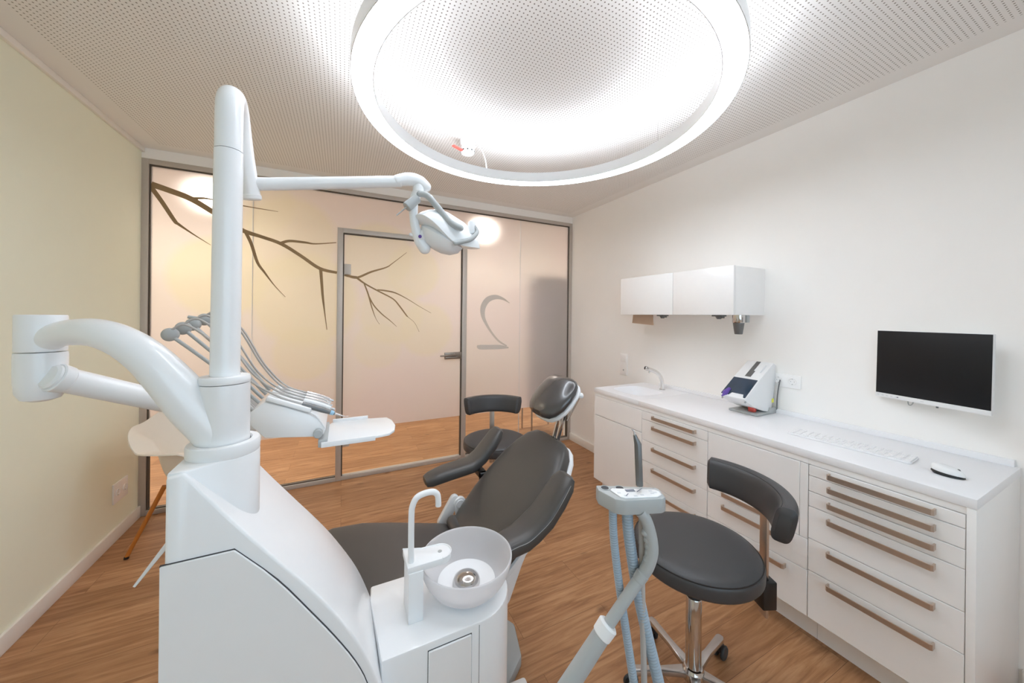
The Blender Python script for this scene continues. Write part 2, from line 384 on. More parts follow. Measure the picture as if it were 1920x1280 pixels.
def cyl(p, q, r0, r1=None, bev=0.0):
    """profile cylinder between two points with a small edge round"""
    r1 = r0 if r1 is None else r1; L = (Vector(q) - Vector(p)).length
    pr = [(0, 0), (r0 - bev, 0), (r0, bev), (r1, L - bev), (r1 - bev, L), (0, L)] if bev else [(0, 0), (r0, 0), (r1, L), (0, L)]
    return pr, frame(p, Vector(q) - Vector(p))
def add_cyl(mb, p, q, r0, r1=None, bev=0.0, n=28):
    pr, f = cyl(p, q, r0, r1, bev); mb.lathe(pr, n=n, M4=f); return mb

# ------------------------------------------------------------------ room shell
XL, XR, YB, YF, ZC = -1.33, 2.50, 3.485, -1.4, 2.70
struct(MB().box(-2.6, 4.2, YF - .1, 5.3, -0.1, 0).build('floor', M['wood']))
struct(MB().box(XL - .1, XR + .1, YF - .1, YB + .1, ZC, ZC + .1).build('ceiling', M['ceil']))
struct(MB().box(XL - .1, XL, YF - .1, YB + .12, 0, ZC).build('wall_left', M['wall_l']))
struct(MB().box(XR, XR + .1, YF - .1, YB + .12, 0, ZC).build('wall_right', M['wall_r']))
struct(MB().box(XL, XR, YB - .03, YB + .12, 2.626, ZC).build('wall_back', M['wall_r']))
wf = MB().box(XL, -0.8, YF - .1, YF, 0, ZC).box(1.7, XR, YF - .1, YF, 0, ZC).box(-0.8, 1.7, YF - .1, YF, 0, .7).box(-0.8, 1.7, YF - .1, YF, 2.4, ZC)
struct(wf.build('wall_front', M['wall_r']))
w0 = struct(MB().box(-.8, 1.7, YF - .06, YF - .05, .7, 2.4).build('added_window', M['glass']))  # unseen window, put in to give the added cool fill a place
fr = MB()
for x in (-.8, .42, 1.65): fr.box(x, x + .05, YF - .08, YF - .02, .7, 2.4, .004)
fr.box(-.8, 1.7, YF - .08, YF - .02, .7, .75, .004).box(-.8, 1.7, YF - .08, YF - .02, 2.35, 2.4, .004)
fr.build('added_window_frame', M['white_matt'], w0)
struct(MB().box(XL, XL + .015, YF, YB - .03, 0, .085, .003).build('baseboard_left', M['base']))
struct(MB().box(XR - .015, XR, 2.33, YB - .03, 0, .085, .003).build('baseboard_right', M['base']))
struct(MB().box(XR - .015, XR, YF, .34, 0, .085, .003).build('baseboard_front_right', M['base']))
# corridor beyond the glass
struct(MB().box(-2.6, 4.2, 5.2, 5.3, 0, 2.7).build('wall_corridor', M['wall_c']))
struct(MB().box(-2.6, 4.2, YB + .121, 5.3, 2.62, 2.7).build('ceiling_corridor', M['wall_r']))
struct(MB().box(-2.7, -2.6, YB, 5.3, 0, 2.7).build('wall_corridor_left', M['wall_c']))
struct(MB().box(4.2, 4.3, YB, 5.3, 0, 2.7).build('wall_corridor_right', M['wall_c']))
struct(MB().box(-2.6, 4.2, 5.185, 5.2, 0, .07, .003).build('baseboard_corridor', M['base']))
# ceiling edge strip along left wall
struct(MB().box(XL, XL + .02, YF, YB - .03, ZC - .035, ZC - .001, .003).build('trim_2', M['base']))

# glass partition
F1, F2 = YB - .03, YB + .03
t1 = MB()
t1.box(XL - .003, -1.292, F1, F2, 0, 2.626, .002).box(2.462, XR + .002, F1, F2, 0, 2.626, .002)
t1.box(-1.292, 2.462, F1, F2, 2.588, 2.626, .002)
t1.box(-1.292, -.05, F1, F2, 0, .035, .002).box(1.165, 2.462, F1, F2, 0, .035, .002)
t1 = struct(t1.build('trim_1', M['alu']))
gk = MB()
gk.box(-1.292, -1.284, F1 + .012, F2 - .012, .035, 2.588).box(2.454, 2.462, F1 + .012, F2 - .012, .035, 2.588).box(-1.284, 2.454, F1 + .012, F2 - .012, 2.579, 2.588)
gk.box(-1.284, -.05, F1 + .012, F2 - .012, .035, .041).box(1.165, 2.454, F1 + .012, F2 - .012, .035, .041)
gk.build('gasket', M['gasket'], t1)
FZ = 0.447          # lower edge of the film
def sheet(poly):
    mb = MB(); f = mb.bm.faces.new([mb.bm.verts.new((x, YB - .0068, z)) for x, z in poly]); return mb
def pane(name, poly, clear, film):
    o = struct(MB().prism(clear, 'y', YB - .005, YB + .005).build(name, M['glass']))
    sheet(film).build('frosted_film', M['film'], o)
    return o
def rect(a, b, c, d): return [(a, c), (b, c), (b, d), (a, d)]
w1 = pane('window_1', None, rect(-1.284, -.671, .041, 2.579), rect(-1.284, -.671, FZ - .01, 2.579))
big = [(-.667, .041), (-.05, .041), (-.05, 2.272), (1.165, 2.272), (1.165, .041), (1.800, .041), (1.800, 2.579), (-.667, 2.579)]
bigf = [(-.667, FZ), (-.05, FZ), (-.05, 2.272), (1.165, 2.272), (1.165, FZ), (1.800, FZ), (1.800, 2.579), (-.667, 2.579)]
w2 = pane('window_2', None, big, bigf)
w3 = pane('window_3', None, rect(1.804, 2.454, .041, 2.579), rect(1.804, 2.454, FZ, 2.579))
MB().box(-.671, -.667, YB - .008, YB + .006, .041, 2.579).build('glass_joint', M['white_matt'], w1)
MB().box(1.8, 1.804, YB - .008, YB + .006, .041, 2.579).build('glass_joint', M['white_matt'], w3)
# glass door with its frame
d1 = MB().box(-.05, -.004, F1, F2, 0, 2.272, .002).box(1.117, 1.165, F1, F2, 0, 2.272, .002).box(-.004, 1.117, F1, F2, 2.230, 2.272, .002)
d1 = struct(d1.build('door_1', M['alu']))
MB().box(-.004, .006, F1 + .012, F2 - .012, 0, 2.23).box(1.107, 1.117, F1 + .012, F2 - .012, 0, 2.23).box(.006, 1.107, F1 + .012, F2 - .012, 2.22, 2.23).build('gasket', M['gasket'], d1)
leaf = MB().box(.008, 1.105, YB - .005, YB + .005, .035, 2.218).build('glass_leaf', M['glass'], d1)
sheet(rect(.008, 1.105, FZ, 2.218)).build('frosted_film', M['film'], leaf)
MB().box(-.004, 1.117, F1 + .004, F2 - .004, 0, .036, .002).build('bottom_rail', M['alu'], d1)
hd = MB().box(.935, 1.112, YB - .03, YB - .008, 1.045, 1.115, .004).box(.935, 1.07, YB - .055, YB - .03, 1.052, 1.072, .004)
hd = hd.build('lock_case', M['steel'], d1)
add_cyl(MB(), (1.03, YB - .03, 1.088), (1.03, YB - .068, 1.088), .010).tube([(1.03, YB - .066, 1.088), (.98, YB - .07, 1.088), (.885, YB - .07, 1.086)], .0085, round_=True).build('lever', M['steel'], hd)
MB().box(.006, .062, YB - .03, YB - .006, 1.855, 1.95, .003).build('hinge', M['alu'], d1)
MB().box(.006, .062, YB - .03, YB - .006, .30, .395, .003).build('hinge', M['alu'], d1)
# printed branch and digit on the film
BR = [[(-1.285, 2.445, 0.0215), (-1.167, 2.41, 0.0204), (-1.059, 2.372, 0.0207), (-0.933, 2.294, 0.0195), (-0.829, 2.226, 0.0182), (-0.728, 2.163, 0.0168), (-0.61, 2.129, 0.0137), (-0.473, 2.084, 0.014), (-0.33, 1.995, 0.0134), (-0.188, 1.897, 0.0137), (-0.052, 1.868, 0.0112)], [(-1.284, 2.421, 0.0154), (-1.224, 2.322, 0.014), (-1.153, 2.192, 0.0126), (-1.129, 2.167, 0.0095), (-1.044, 2.102, 0.0048), (-0.937, 2.028, 0.0016)], [(-1.059, 2.372, 0.0128), (-0.997, 2.387, 0.0081), (-0.934, 2.387, 0.0057), (-0.723, 2.366, 0.0042), (-0.498, 2.353, 0.0017)], [(-0.722, 2.164, 0.0118), (-0.68, 2.067, 0.0119), (-0.637, 1.917, 0.0103), (-0.587, 1.835, 0.0077), (-0.521, 1.735, 0.0035), (-0.44, 1.637, 0.0018)], [(-0.473, 2.091, 0.0123), (-0.414, 2.115, 0.0106), (-0.3, 2.114, 0.009), (-0.222, 2.11, 0.0055), (-0.06, 2.137, 0.0037)], [(-0.18, 1.889, 0.0128), (-0.171, 1.77, 0.011), (-0.161, 1.642, 0.0092), (-0.144, 1.496, 0.0046), (-0.127, 1.357, 0.0028)]]
BD = [[(0.008, 1.852, .0105), (0.06, 1.84, 0.0105), (0.113, 1.836, 0.0105)], [(0.057, 1.838, 0.0095), (0.119, 1.835, 0.0096), (0.234, 1.894, 0.0084), (0.365, 1.945, 0.0057), (0.426, 1.992, 0.0036), (0.553, 2.104, 0.0015)], [(0.107, 1.835, 0.0096), (0.183, 1.779, 0.0069), (0.301, 1.715, 0.0063), (0.429, 1.648, 0.0057), (0.492, 1.578, 0.0065), (0.556, 1.491, 0.0058), (0.577, 1.47, 0.0022), (0.635, 1.418, 0.0015), (0.68, 1.329, 0.0015)], [(0.17, 1.792, 0.0055), (0.21, 1.683, 0.0063), (0.243, 1.558, 0.0049), (0.277, 1.461, 0.0021), (0.311, 1.404, 0.0014)], [(0.203, 1.697, 0.0042), (0.256, 1.587, 0.0056), (0.329, 1.503, 0.005), (0.404, 1.44, 0.0036), (0.466, 1.382, 0.0014)], [(0.288, 1.728, 0.0056), (0.354, 1.724, 0.0071), (0.449, 1.706, 0.0058), (0.561, 1.652, 0.0036), (0.677, 1.582, 0.0022), (0.796, 1.516, 0.0015)]]
TWO = [[(1.672, 1.639, 0.0033), (1.589, 1.684, 0.0132), (1.499, 1.7, 0.0246), (1.411, 1.67, 0.0308), (1.359, 1.596, 0.0306), (1.352, 1.515, 0.0242), (1.378, 1.435, 0.0162), (1.45, 1.321, 0.0114), (1.54, 1.221, 0.0099), (1.641, 1.16, 0.0083)], [(1.665, 1.141, 0.0067), (1.559, 1.151, 0.0231), (1.434, 1.153, 0.0244), (1.321, 1.158, 0.0241), (1.295, 1.178, 0.0064)]]
def dense(p, k=5):
    P = [Vector(q) for q in p]; o = []
    for i in range(len(P) - 1):
        a, b, c, d = P[max(i - 1, 0)], P[i], P[i + 1], P[min(i + 2, len(P) - 1)]
        for j in range(k):
            t = j / k; o.append(tuple(0.5 * (2 * b + (c - a) * t + (2 * a - 5 * b + 4 * c - d) * t * t + (3 * b - a - 3 * c + d) * t ** 3)))
    return o + [tuple(P[-1])]
mb = MB()
for i, s_ in enumerate(BR): mb.ribbon(dense(s_), YB - .0088 - .00005 * i, .0008)
mb.build('branch_print', M['branch'], w2)
mb = MB()
for i, s_ in enumerate(BD): mb.ribbon(dense(s_), YB - .0088 - .00005 * i, .0008)
mb.build('branch_print', M['branch'], leaf)
mb = MB()
for i, s_ in enumerate(TWO): mb.ribbon(dense(s_), YB - .0088 - .00005 * i, .0008)
mb.build('digit_print', M['digit'], w2)

# corridor things seen through the film
dc = thing('tall_cabinet', 'tall dark cabinet blurred behind the frosted glass right of the digit', 'cabinet', (2.32, 4.0, 0))
MB().box(2.13, 2.60, 3.78, 4.10, .37, 1.99, .01).build('body', M['dark'], dc)
for x in (2.16, 2.57):
    for y in (3.81, 4.07): add_cyl(MB(), (x, y, 0), (x, y, .372), .011, n=14).build('leg', M['polalu'], dc)
for x, lab in ((-1.09, 'glowing corridor downlight seen through glass near the left wall'), (1.56, 'glowing corridor downlight seen through glass above the digit')):
    t = thing('downlight', lab, 'ceiling light', (x, 4.3, 2.60), 'corridor downlights')
    MB().lathe([(.055, .02), (.075, .02), (.075, -.004), (.06, -.004), (.055, .0)], (x, 4.3, 2.60), closed=True).build('trim_ring', M['white_matt'], t)
    MB().lathe([(0, .012), (.055, .012), (.055, .004), (0, .004)], (x, 4.3, 2.60)).build('lens', M['spot'], t)

# ------------------------------------------------------------------ ring lamp, detector
RC = (0.814, 1.381, 2.40)
rl = thing('ring_pendant_lamp', 'large white glowing ring lamp hanging under the perforated ceiling', 'ceiling lamp', RC)
MB().lathe([(.80, 0), (.80, .06), (.797, .06), (.797, 0)], RC, 96, closed=True).lathe([(.722, 0), (.722, .06), (.719, .06), (.719, 0)], RC, 96, closed=True).lathe([(.722, .028), (.797, .028), (.797, .032), (.722, .032)], RC, 96, closed=True).build('housing', M['white'], rl)
MB().lathe([(.723, .003), (.796, .003), (.796, .012), (.723, .012)], RC, 96, closed=True).build('diffuser', M['ring_down'], rl)
MB().lathe([(.724, .045), (.795, .045), (.795, .055), (.724, .055)], RC, 96, closed=True).build('uplight', M['ring_up'], rl)
for a in (0, 90, 180, 270):
    x, y = RC[0] + .76 * cos(radians(a)), RC[1] + .76 * sin(radians(a))
    w = add_cyl(MB(), (x, y, 2.43), (x, y, 2.69), .0009, n=8).build('suspension_wire', M['polalu'], rl)
    add_cyl(MB(), (x, y, 2.672), (x, y, 2.6995), .007, bev=.002, n=16).build('ceiling_mount', M['white_matt'], w)
MB().tube([(.80, 2.235, 2.69), (.825, 2.22, 2.66), (.845, 2.16, 2.55), (.85, 2.135, 2.45)], .0035, 10, smooth=6).build('power_cord', M['white_matt'], rl)
sd = thing('smoke_detector', 'small white smoke detector with dark slots on ceiling behind ring lamp', 'smoke detector', (.756, 2.262, 2.70))
MB().lathe([(0, -.002), (.052, -.002), (.052, -.045), (.05, -.05), (0, -.05)], (.756, 2.262, 2.70)).build('base', M['white_matt'], sd)
MB().lathe([(0, -.05), (.046, -.05), (.048, -.062), (.047, -.085), (.040, -.098), (.02, -.104), (0, -.105)], (.756, 2.262, 2.70)).build('sensor_head', M['white_matt'], sd)
mb = MB()
for k in range(10):
    a = 2 * pi * k / 10
    mb.box(-.005, .005, -.002, .002, -.004, .004, M4=T(.756 + .0468 * cos(a), 2.262 + .0468 * sin(a), 2.70 - .083) @ RZ(a + pi / 2))
mb.build('vent_slots', M['black'], sd)
MB().box(-.085, 0, -.012, .012, -.004, .004, .002, M4=T(.713, 2.25, 2.612) @ RZ(.5)).build('red_tab', M['red'], sd)

# ------------------------------------------------------------------ dental unit (tower with bowl)
du = thing('dental_unit', 'white dental unit with curved tower and frosted spittoon bowl in the foreground', 'dental unit', (-.05, 1.0, 0))
prof = [(-.292, 1.193), (-.266, 1.198), (-.188, 1.085), (-.117, .990), (-.059, .914), (-.012, .845), (.042, .750), (.079, .655), (.094, .60), (.112, .50), (.125, .38), (.13, .25)]
sm = [tuple(v)[:2] for v in dense([(x, z, 0) for x, z in prof[1:]], 4)]
body = [prof[0]] + sm + [(.13, .04), (-.297, .04)]
MB().prism(body, 'y', .852, 1.125, .014, 3).build('tower_shell', M['white'], du)
# lower front panel, set off by a fine gap
pn = [(-.2975, 1.034), (-.188, 1.034)] + [tuple(v)[:2] for v in dense([(-.188, 1.034, 0), (-.116, .951, 0), (-.059, .868, 0), (-.010, .793, 0), (.033, .719, 0), (.059, .656, 0), (.075, .58, 0), (.088, .45, 0), (.092, .3, 0)], 3)][1:] + [(.092, .045), (-.2975, .045)]
MB().prism(pn, 'y', .8495, .853).build('panel_gap', M['gap'], du)
cx, cz = -.12, .6
pn2 = [(x - .0010 * (1 if x > cx else -.5), z - .0013) for x, z in pn]
MB().prism(pn2, 'y', .8465, .8525, .0015, 1).build('front_panel', M['white'], du)
# upper riser: flat top from the left edge to the round column seat
pc = (-.229, .948); rr_ = .0635
hull = [(-.292, 1.10), (-.292, .856), (-.268, .856)] + [(pc[0] + rr_ * cos(a), pc[1] + rr_ * sin(a)) for a in [radians(-62 + k * 9) for k in range(20)]]
MB().prism(hull, 'z', .80, 1.199, .004, 2).build('column_seat', M['white'], du)
MB().lathe([(.047, 0), (.0625, 0), (.0635, .004), (.0635, .022), (.062, .026), (.0495, .027), (.047, .024)], (pc[0], pc[1], 1.197), 64, closed=True).build('collar', M['white_matt'], du)
MB().box(-.46, .1, .9, 1.13, 0, .045, .01).build('base_plate', M['grey'], du)
hk = MB().prism([(-.314, 1.040), (-.2925, 1.058), (-.2925, .995), (-.2975, .995), (-.2975, 1.022), (-.303, 1.030), (-.311, 1.026), (-.371, .944), (-.375, .947)], 'y', .955, .985, .001, 1)
hk.build('hook', M['white_matt'], du)
# bowl cabinet with rounded end
ctop = [(.092, .892), (.350, .892)] + [(.35 + .132 * cos(a), 1.024 + .132 * sin(a)) for a in [radians(-84 + k * 8) for k in range(22)]] + [(.350, 1.156), (.085, 1.156), (.080, 1.1)]
cab = MB().prism([(x, y) for x, y in ctop], 'z', .045, .652, .006, 2).build('bowl_cabinet', M['white'], du)
MB().box(.2048, .3242, .8905, .893, .06, .6322).build('door_gap', M['gap'], cab)
MB().box(.206, .323, .8870, .893, .06, .631, .002, 1).build('service_door', M['white'], cab)
MB().box(.3462, .3471, .8912, .8935, .06, .645).build('corner_seam', M['gap'], cab)
# cup filler post with shelf and spout
MB().box(.168, .208, .965, .992, .652, .79, .002).box(.168, .19, .99, 1.045, .652, .80, .002).build('filler_post', M['white_matt'], du)
sh = [(.165, .968), (.262, .968)] + [(.262 + .032 * cos(a), 1.0 + .032 * sin(a)) for a in [radians(-80 + k * 16) for k in range(11)]] + [(.262, 1.032), (.215, 1.035), (.165, 1.055)]
shf = MB().prism(sh, 'z', .787, .806, .003, 2).build('cup_shelf', M['white_matt'], du)
rim = MB()
ins_ = [Vector((x, y, .806)) for x, y in sh]
rim.tube(ins_[1:] , .0022, 8).build('shelf_rim', M['white_matt'], shf)
add_cyl(MB(), (.262, 1.0, .8055), (.262, 1.0, .8068), .006).build('cup_sensor', M['grey'], shf)
MB().tube([(.178, .992, .80), (.178, .992, .93), (.181, .992, .962), (.193, .992, .983), (.215, .992, .990), (.238, .992, .989), (.251, .992, .978), (.254, .992, .955), (.254, .992, .945)], .0085, 16, smooth=6).build('spout', M['white_matt'], du)
# bowl
BC = (.352, 1.02, .652)
outp = [(r * 1.05, z) for r, z in [(.0, .002), (.055, .002), (.080, .010), (.104, .030), (.122, .060), (.1315, .090), (.1335, .105), (.1315, .1085), (.128, .106), (.1255, .092), (.117, .064), (.099, .036), (.076, .018), (.05, .012), (0, .012)]]
bowl = MB().lathe([tuple(v)[:2] for v in dense([(r, z, 0) for r, z in outp], 3)], BC, 72).build('spittoon_bowl', M['bowl'], du)
MB().lathe([(0, .0125), (.07, .019), (.088, .030), (.0875, .031), (.068, .021), (0, .0145)], BC, 56).build('bowl_floor', M['white_matt'], bowl)
MB().lathe([(0, .014), (.042, .018), (.042, .026), (.038, .036), (.026, .044), (.012, .047), (0, .048)], (BC[0] + .0, BC[1] + .0, BC[2]), 40).build('drain_cap', M['chrome'], bowl)

# swing arm with instrument console ------------------------------------------------
sa = thing('instrument_delivery_arm', 'arched white swing arm carrying the instrument console', 'instrument arm', (pc[0], pc[1], 1.2))
SLV = (pc[0], pc[1])
MB().lathe([(0, .008), (.0435, .008), (.0445, .012), (.0445, .150), (0, .150)], (SLV[0], SLV[1], 1.197), 56).build('sleeve', M['white'], sa)
MB().lathe([(.0268, .1515), (.044, .1515), (.0448, .154), (.0448, .162), (.043, .166), (.0268, .167)], (SLV[0], SLV[1], 1.197), 56, closed=True).build('sleeve_cap', M['white_matt'], sa)
HUB = (-.549, 1.049)
MB().lathe([(0, 1.418), (.0335, 1.418), (.034, 1.421), (.034, 1.489), (.0325, 1.4915), (0, 1.492)], (HUB[0], HUB[1], 0), 56).build('hub_top', M['white'], sa)
MB().lathe([(0, 1.416), (.034, 1.416), (.0348, 1.41), (.0345, 1.36), (.0325, 1.335), (.026, 1.322), (.013, 1.317), (0, 1.316)], (HUB[0], HUB[1], 0), 56).build('hub_bottom', M['white'], sa)
arch = [(-.545, 1.046, 1.432), (-.515, 1.026, 1.451), (-.475, .998, 1.458), (-.429, .967, 1.456), (-.387, .950, 1.438), (-.350, .942, 1.406), (-.316, .940, 1.360), (-.280, .944, 1.302), (-.248, .947, 1.255), (-.231, .948, 1.222)]
MB().tube(arch, [.0225, .0245, .0262, .028, .0305, .0335, .0375, .042, .0435, .042], 32, smooth=5).build('arched_tube', M['white'], sa)
a0, a1 = Vector((-.512, 1.030, 1.362)), Vector((-.300, 1.300, 1.190))
ad = (a1 - a0).normalized()
mb = MB(); add_cyl(mb, a0 - ad * .02, a1 + ad * .06, .0245, .0255, .004, 40); mb.build('lower_arm', M['white'], sa)
mb = MB(); add_cyl(mb, a0 - ad * .012, a0 + ad * .010, .0285, .0265, .002, 40); mb.build('arm_collar', M['white_matt'], sa)
# console
con = [(-.245, 1.205), (-.206, 1.236), (-.150, 1.213), (-.092, 1.187), (-.068, 1.170), (-.045, 1.136), (-.052, 1.116), (-.075, 1.113), (-.205, 1.128), (-.24, 1.170)]
cs = MB().prism(con, 'y', 1.24, 1.44, .004, 2).build('console_body', M['white'], sa)
MB().box(-.33, -.22, 1.285, 1.36, 1.135, 1.20, .02, 3).build('console_joint', M['white'], sa)
for k in range(5):
    y = 1.252 + k * .040
    M4 = T(-.145, y, 1.2145 + .004) @ RY(radians(23.5))
    MB().box(-.064, .062, -.016, .016, -.004, .010, .004, 2, M4=M4).build('instrument_rest', M['white_matt'], cs)
add_cyl(MB(), (-.066, 1.241, 1.126), (-.066, 1.222, 1.126), .0135, bev=.002).build('knob', M['grey'], cs)
MB().tube([(-.09, 1.2395, 1.192), (-.07, 1.2395, 1.176), (-.047, 1.2395, 1.137)], .002, 8, smooth=4).build('edge_trim', M['white_matt'], cs)
# whip arms with round knuckles
whips = [((-.225, 1.275, 1.228), (-.439, 1.300, 1.436)), ((-.223, 1.315, 1.232), (-.425, 1.345, 1.452)), ((-.221, 1.355, 1.236), (-.415, 1.385, 1.462)), ((-.219, 1.40, 1.24), (-.397, 1.42, 1.477))]
for i, (p, q) in enumerate(whips):
    p, q = Vector(p), Vector(q); d = (q - p).normalized()
    w = MB().tube([p, p.lerp(q, .5) + Vector((0, 0, .006)), q], .0049, 12, smooth=4).build('whip_arm', M['grey'], sa)
    kn = MB().sphere(q, .019, (1.0, .62, 1.0))
    add_cyl(kn, q + Vector((0, -.006, 0)), q + Vector((0, .017, 0)), .0175, bev=.002)
    if i == 3: add_cyl(kn, q, q + Vector((-.040, 0, .008)), .006, .0052, .001, 12)
    kn.build('knuckle', M['grey'], w)
# hoses under the bundle feeding the console
for i in range(5):
    y = 1.262 + i * .035
    MB().tube([(-.33, y + .02, 1.325 - .012 * i), (-.28, y + .01, 1.262 - .010 * i), (-.243, y, 1.215 - .008 * i), (-.225, y, 1.204 - .005 * i)], .0062, 12, smooth=6).build('supply_hose', M['hose'], sa)
tr = thing('instrument_tray', 'flat white instrument tray at the front of the console', 'tray', (.05, 1.32, 1.08))
tp = [(-.055, 1.222), (.10, 1.222), (.145, 1.232), (.166, 1.262), (.176, 1.32), (.172, 1.385), (.158, 1.428), (.09, 1.442), (-.03, 1.442), (-.048, 1.41)]
MB().prism(tp, 'z', 1.088, 1.097, .003, 2).build('tray_plate', M['white'], tr)
MB().box(-.057, .10, 1.216, 1.223, 1.084, 1.1, .001).build('tray_rim', M['white_matt'], tr)
MB().box(-.03, .09, 1.44, 1.447, 1.09, 1.107, .001).build('tray_rim', M['white_matt'], tr)
MB().box(-.066, -.04, 1.225, 1.42, 1.082, 1.107, .003).build('tray_bracket', M['grey'], tr)
# handpieces with their hoses
hp_labels = ['slim grey scaler with blue band and fine hooked tip nearest on the console', 'white handpiece second from the near edge of the console', 'silver handpiece in the middle of the console', 'silver handpiece second from the far edge of the console', 'silver syringe handpiece farthest on the console']
def handpiece(i):
    y = 1.262 + i * .040
    h = thing('dental_handpiece', hp_labels[i], 'handpiece', (-.12, y, 1.21), 'handpieces lying on the console')
    d = Vector((.913, 0, -.407)); s0 = Vector((-.112, y, 1.2185))
    mb = MB()
    if i == 0:
        s0 = Vector((-.112, y - .008, 1.2175))
        mb.tube([s0, s0 + d * .02, s0 + d * .06, s0 + d * .085, s0 + d * .1], [.0065, .0085, .0085, .007, .005], 16)
        mb.build('body', M['dgrey'], h)
        add_cyl(MB(), s0 + d * .086, s0 + d * .097, .0078, .0064).build('band', M['blue'], h)
        MB().tube([s0 + d * .097, s0 + d * .113, s0 + d * .128, s0 + d * .138 + Vector((0, 0, .002)), s0 + d * .146 + Vector((0, 0, .006))], [.0045, .003, .0016, .001, .0006], 10).build('tip', M['polalu'], h)
    else:
        L_ = [0, .085, .075, .07, .078][i]
        mb.tube([s0, s0 + d * .02, s0 + d * (L_ * .7), s0 + d * L_], [.006, .0085, .0085, .0065], 16)
        mb.build('body', M['white_matt'] if i == 1 else M['polalu'], h)
        add_cyl(MB(), s0 + d * L_, s0 + d * (L_ + .014), .0045, .004).build('tip', M['chrome'], h)
    q = Vector(whips[min(i, 3)][1]) + Vector((0.005, .012 * (1 if i == 4 else -.3), .014))
    e = s0 - d * .07
    mids = [q, q + Vector((.035, 0, .012)), q.lerp(e, .38) + Vector((.012, 0, .026 + .004 * i)), q.lerp(e, .7) + Vector((0.002, 0, -.004 + .010 * (i > 2))), e + Vector((0, 0, .002)), s0 + d * .003]
    MB().tube(mids, .0031, 12, smooth=8).build('hose', M['hose'], h)
for i in range(5): handpiece(i)

# operating lamp -----------------------------------------------------------------
ol = thing('operating_lamp', 'white jointed dental lamp on the tall curved pole', 'dental lamp', (pc[0], pc[1], 1.36))
mb = MB(); add_cyl(mb, (SLV[0], SLV[1], 1.352), (-.226, .946, 1.850), .0262, .0255, .001, 48); mb.build('pole', M['white'], ol)
nk = [(-.226, .946, 1.8515), (-.226, .946, 1.92), (-.2265, .952, 1.957), (-.228, .972, 1.980), (-.230, 1.0, 1.985), (-.2305, 1.026, 1.974), (-.230, 1.046, 1.945), (-.2265, 1.062, 1.90), (-.220, 1.078, 1.84), (-.2145, 1.088, 1.800)]
nn = MB().tube(nk, [.0248, .0248, .0248, .0248, .0246, .024, .0232, .0222, .0212, .0210], 40, smooth=5).build('swan_neck', M['white'], ol)
add_cyl(MB(), (-.2147, 1.0876, 1.803), (-.2130, 1.0905, 1.789), .0228, .0222, .003, 40).build('neck_cap', M['white_matt'], ol)
P0, P1 = Vector((-.200, 1.088, 1.831)), Vector((.150, 1.045, 1.886))
mb = MB(); add_cyl(mb, P0 - Vector((.02, 0, .003)), P0 + (P1 - P0) * .12, .0165, .016, .003, 28); mb.build('arm_hinge', M['white_matt'], ol)
mb = MB(); add_cyl(mb, P0 + (P1 - P0) * .08, P1, .0165, .0160, .004, 32); mb.build('spring_arm', M['white'], ol)
MB().tube([P1 - Vector((.012, 0, .0)), (.165, 1.047, 1.896), (.185, 1.050, 1.899), (.205, 1.052, 1.895), (.222, 1.053, 1.886)], [.0165, .019, .0195, .019, .015], 28, smooth=4, round_=True).build('elbow', M['white'], ol)
add_cyl(MB(), (.199, 1.052, 1.895), (.199, 1.052, 1.864), .0165, .0160, .002).build('swivel', M['white_matt'], ol)
# lamp head
hp = MB().tube([(.197, 1.053, 1.866), (.188, 1.062, 1.84), (.189, 1.07, 1.80), (.197, 1.075, 1.76), (.210, 1.08, 1.728), (.226, 1.083, 1.706)], [.015, .0135, .0125, .014, .017, .018], 20, smooth=5, round_=True)
hp.build('yoke', M['white'], ol)
HC = Vector((.288, 1.075, 1.758)); HM = T(*HC) @ RZ(radians(-8)) @ RY(radians(26)) @ RX(radians(12))
def petal(rad, zt, zb, sq=1.0):
    rr = []
    for (f, z) in [(0.02, zt), (.30, zt * .96), (.55, zt * .80), (.78, zt * .52), (.94, zt * .2), (1.0, 0), (.97, zb * .25), (.82, zb * .62), (.6, zb * .85), (.3, zb * .97), (.02, zb)]:
        ring = []
        for j in range(56):
            a = 2 * pi * j / 56; lob = 1 + .10 * cos(3 * a + .4)
            ring.append(HM @ Vector((rad * f * lob * cos(a) * 1.12, rad * f * lob * sin(a) * .85, z + .012 * f * f * cos(3 * a + .4))))
        rr.append(ring)
    return rr
head = MB().rings(petal(.096, .060, -.012)).build('lamp_head', M['white'], ol)
LM = HM @ T(-.002, .0, -.016)
MB().lathe([(0, .012), (.060, .010), (.072, .0), (.066, -.020), (.046, -.038), (.02, -.046), (0, -.047)], n=40, M4=LM).build('reflector_cover', M['white_matt'], head)
add_cyl(MB(), HM @ Vector((-.052, -.02, -.03)), HM @ Vector((-.062, -.024, -.058)), .016, .013, .003).build('sensor_pod', M['white'], head)
add_cyl(MB(), HM @ Vector((-.060, -.042, -.047)), HM @ Vector((-.0605, -.0445, -.048)), .005).build('sensor_window', M['purple'], head)
MB().tube([HM @ Vector((-.062, -.02, -.05)), HM @ Vector((-.088, -.022, -.056))], .0052, 12, round_=True).build('switch_pin', M['white_matt'], head)
MB().tube([(.200, 1.040, 1.857), (.222, 1.030, 1.852), (.250, 1.018, 1.818), (.283, 1.008, 1.778), (.316, 1.004, 1.762)], [.0085, .0095, .0095, .0095, .0095], 16, smooth=5, round_=True).build('grip', M['grey'], ol)
MB().tube([(.360, 1.030, 1.785), (.371, 1.028, 1.775), (.374, 1.02, 1.757), (.350, 1.010, 1.733), (.322, 1.004, 1.722), (.300, 1.0, 1.714)], .0072, 14, smooth=5, round_=True).build('handle', M['grey'], head)
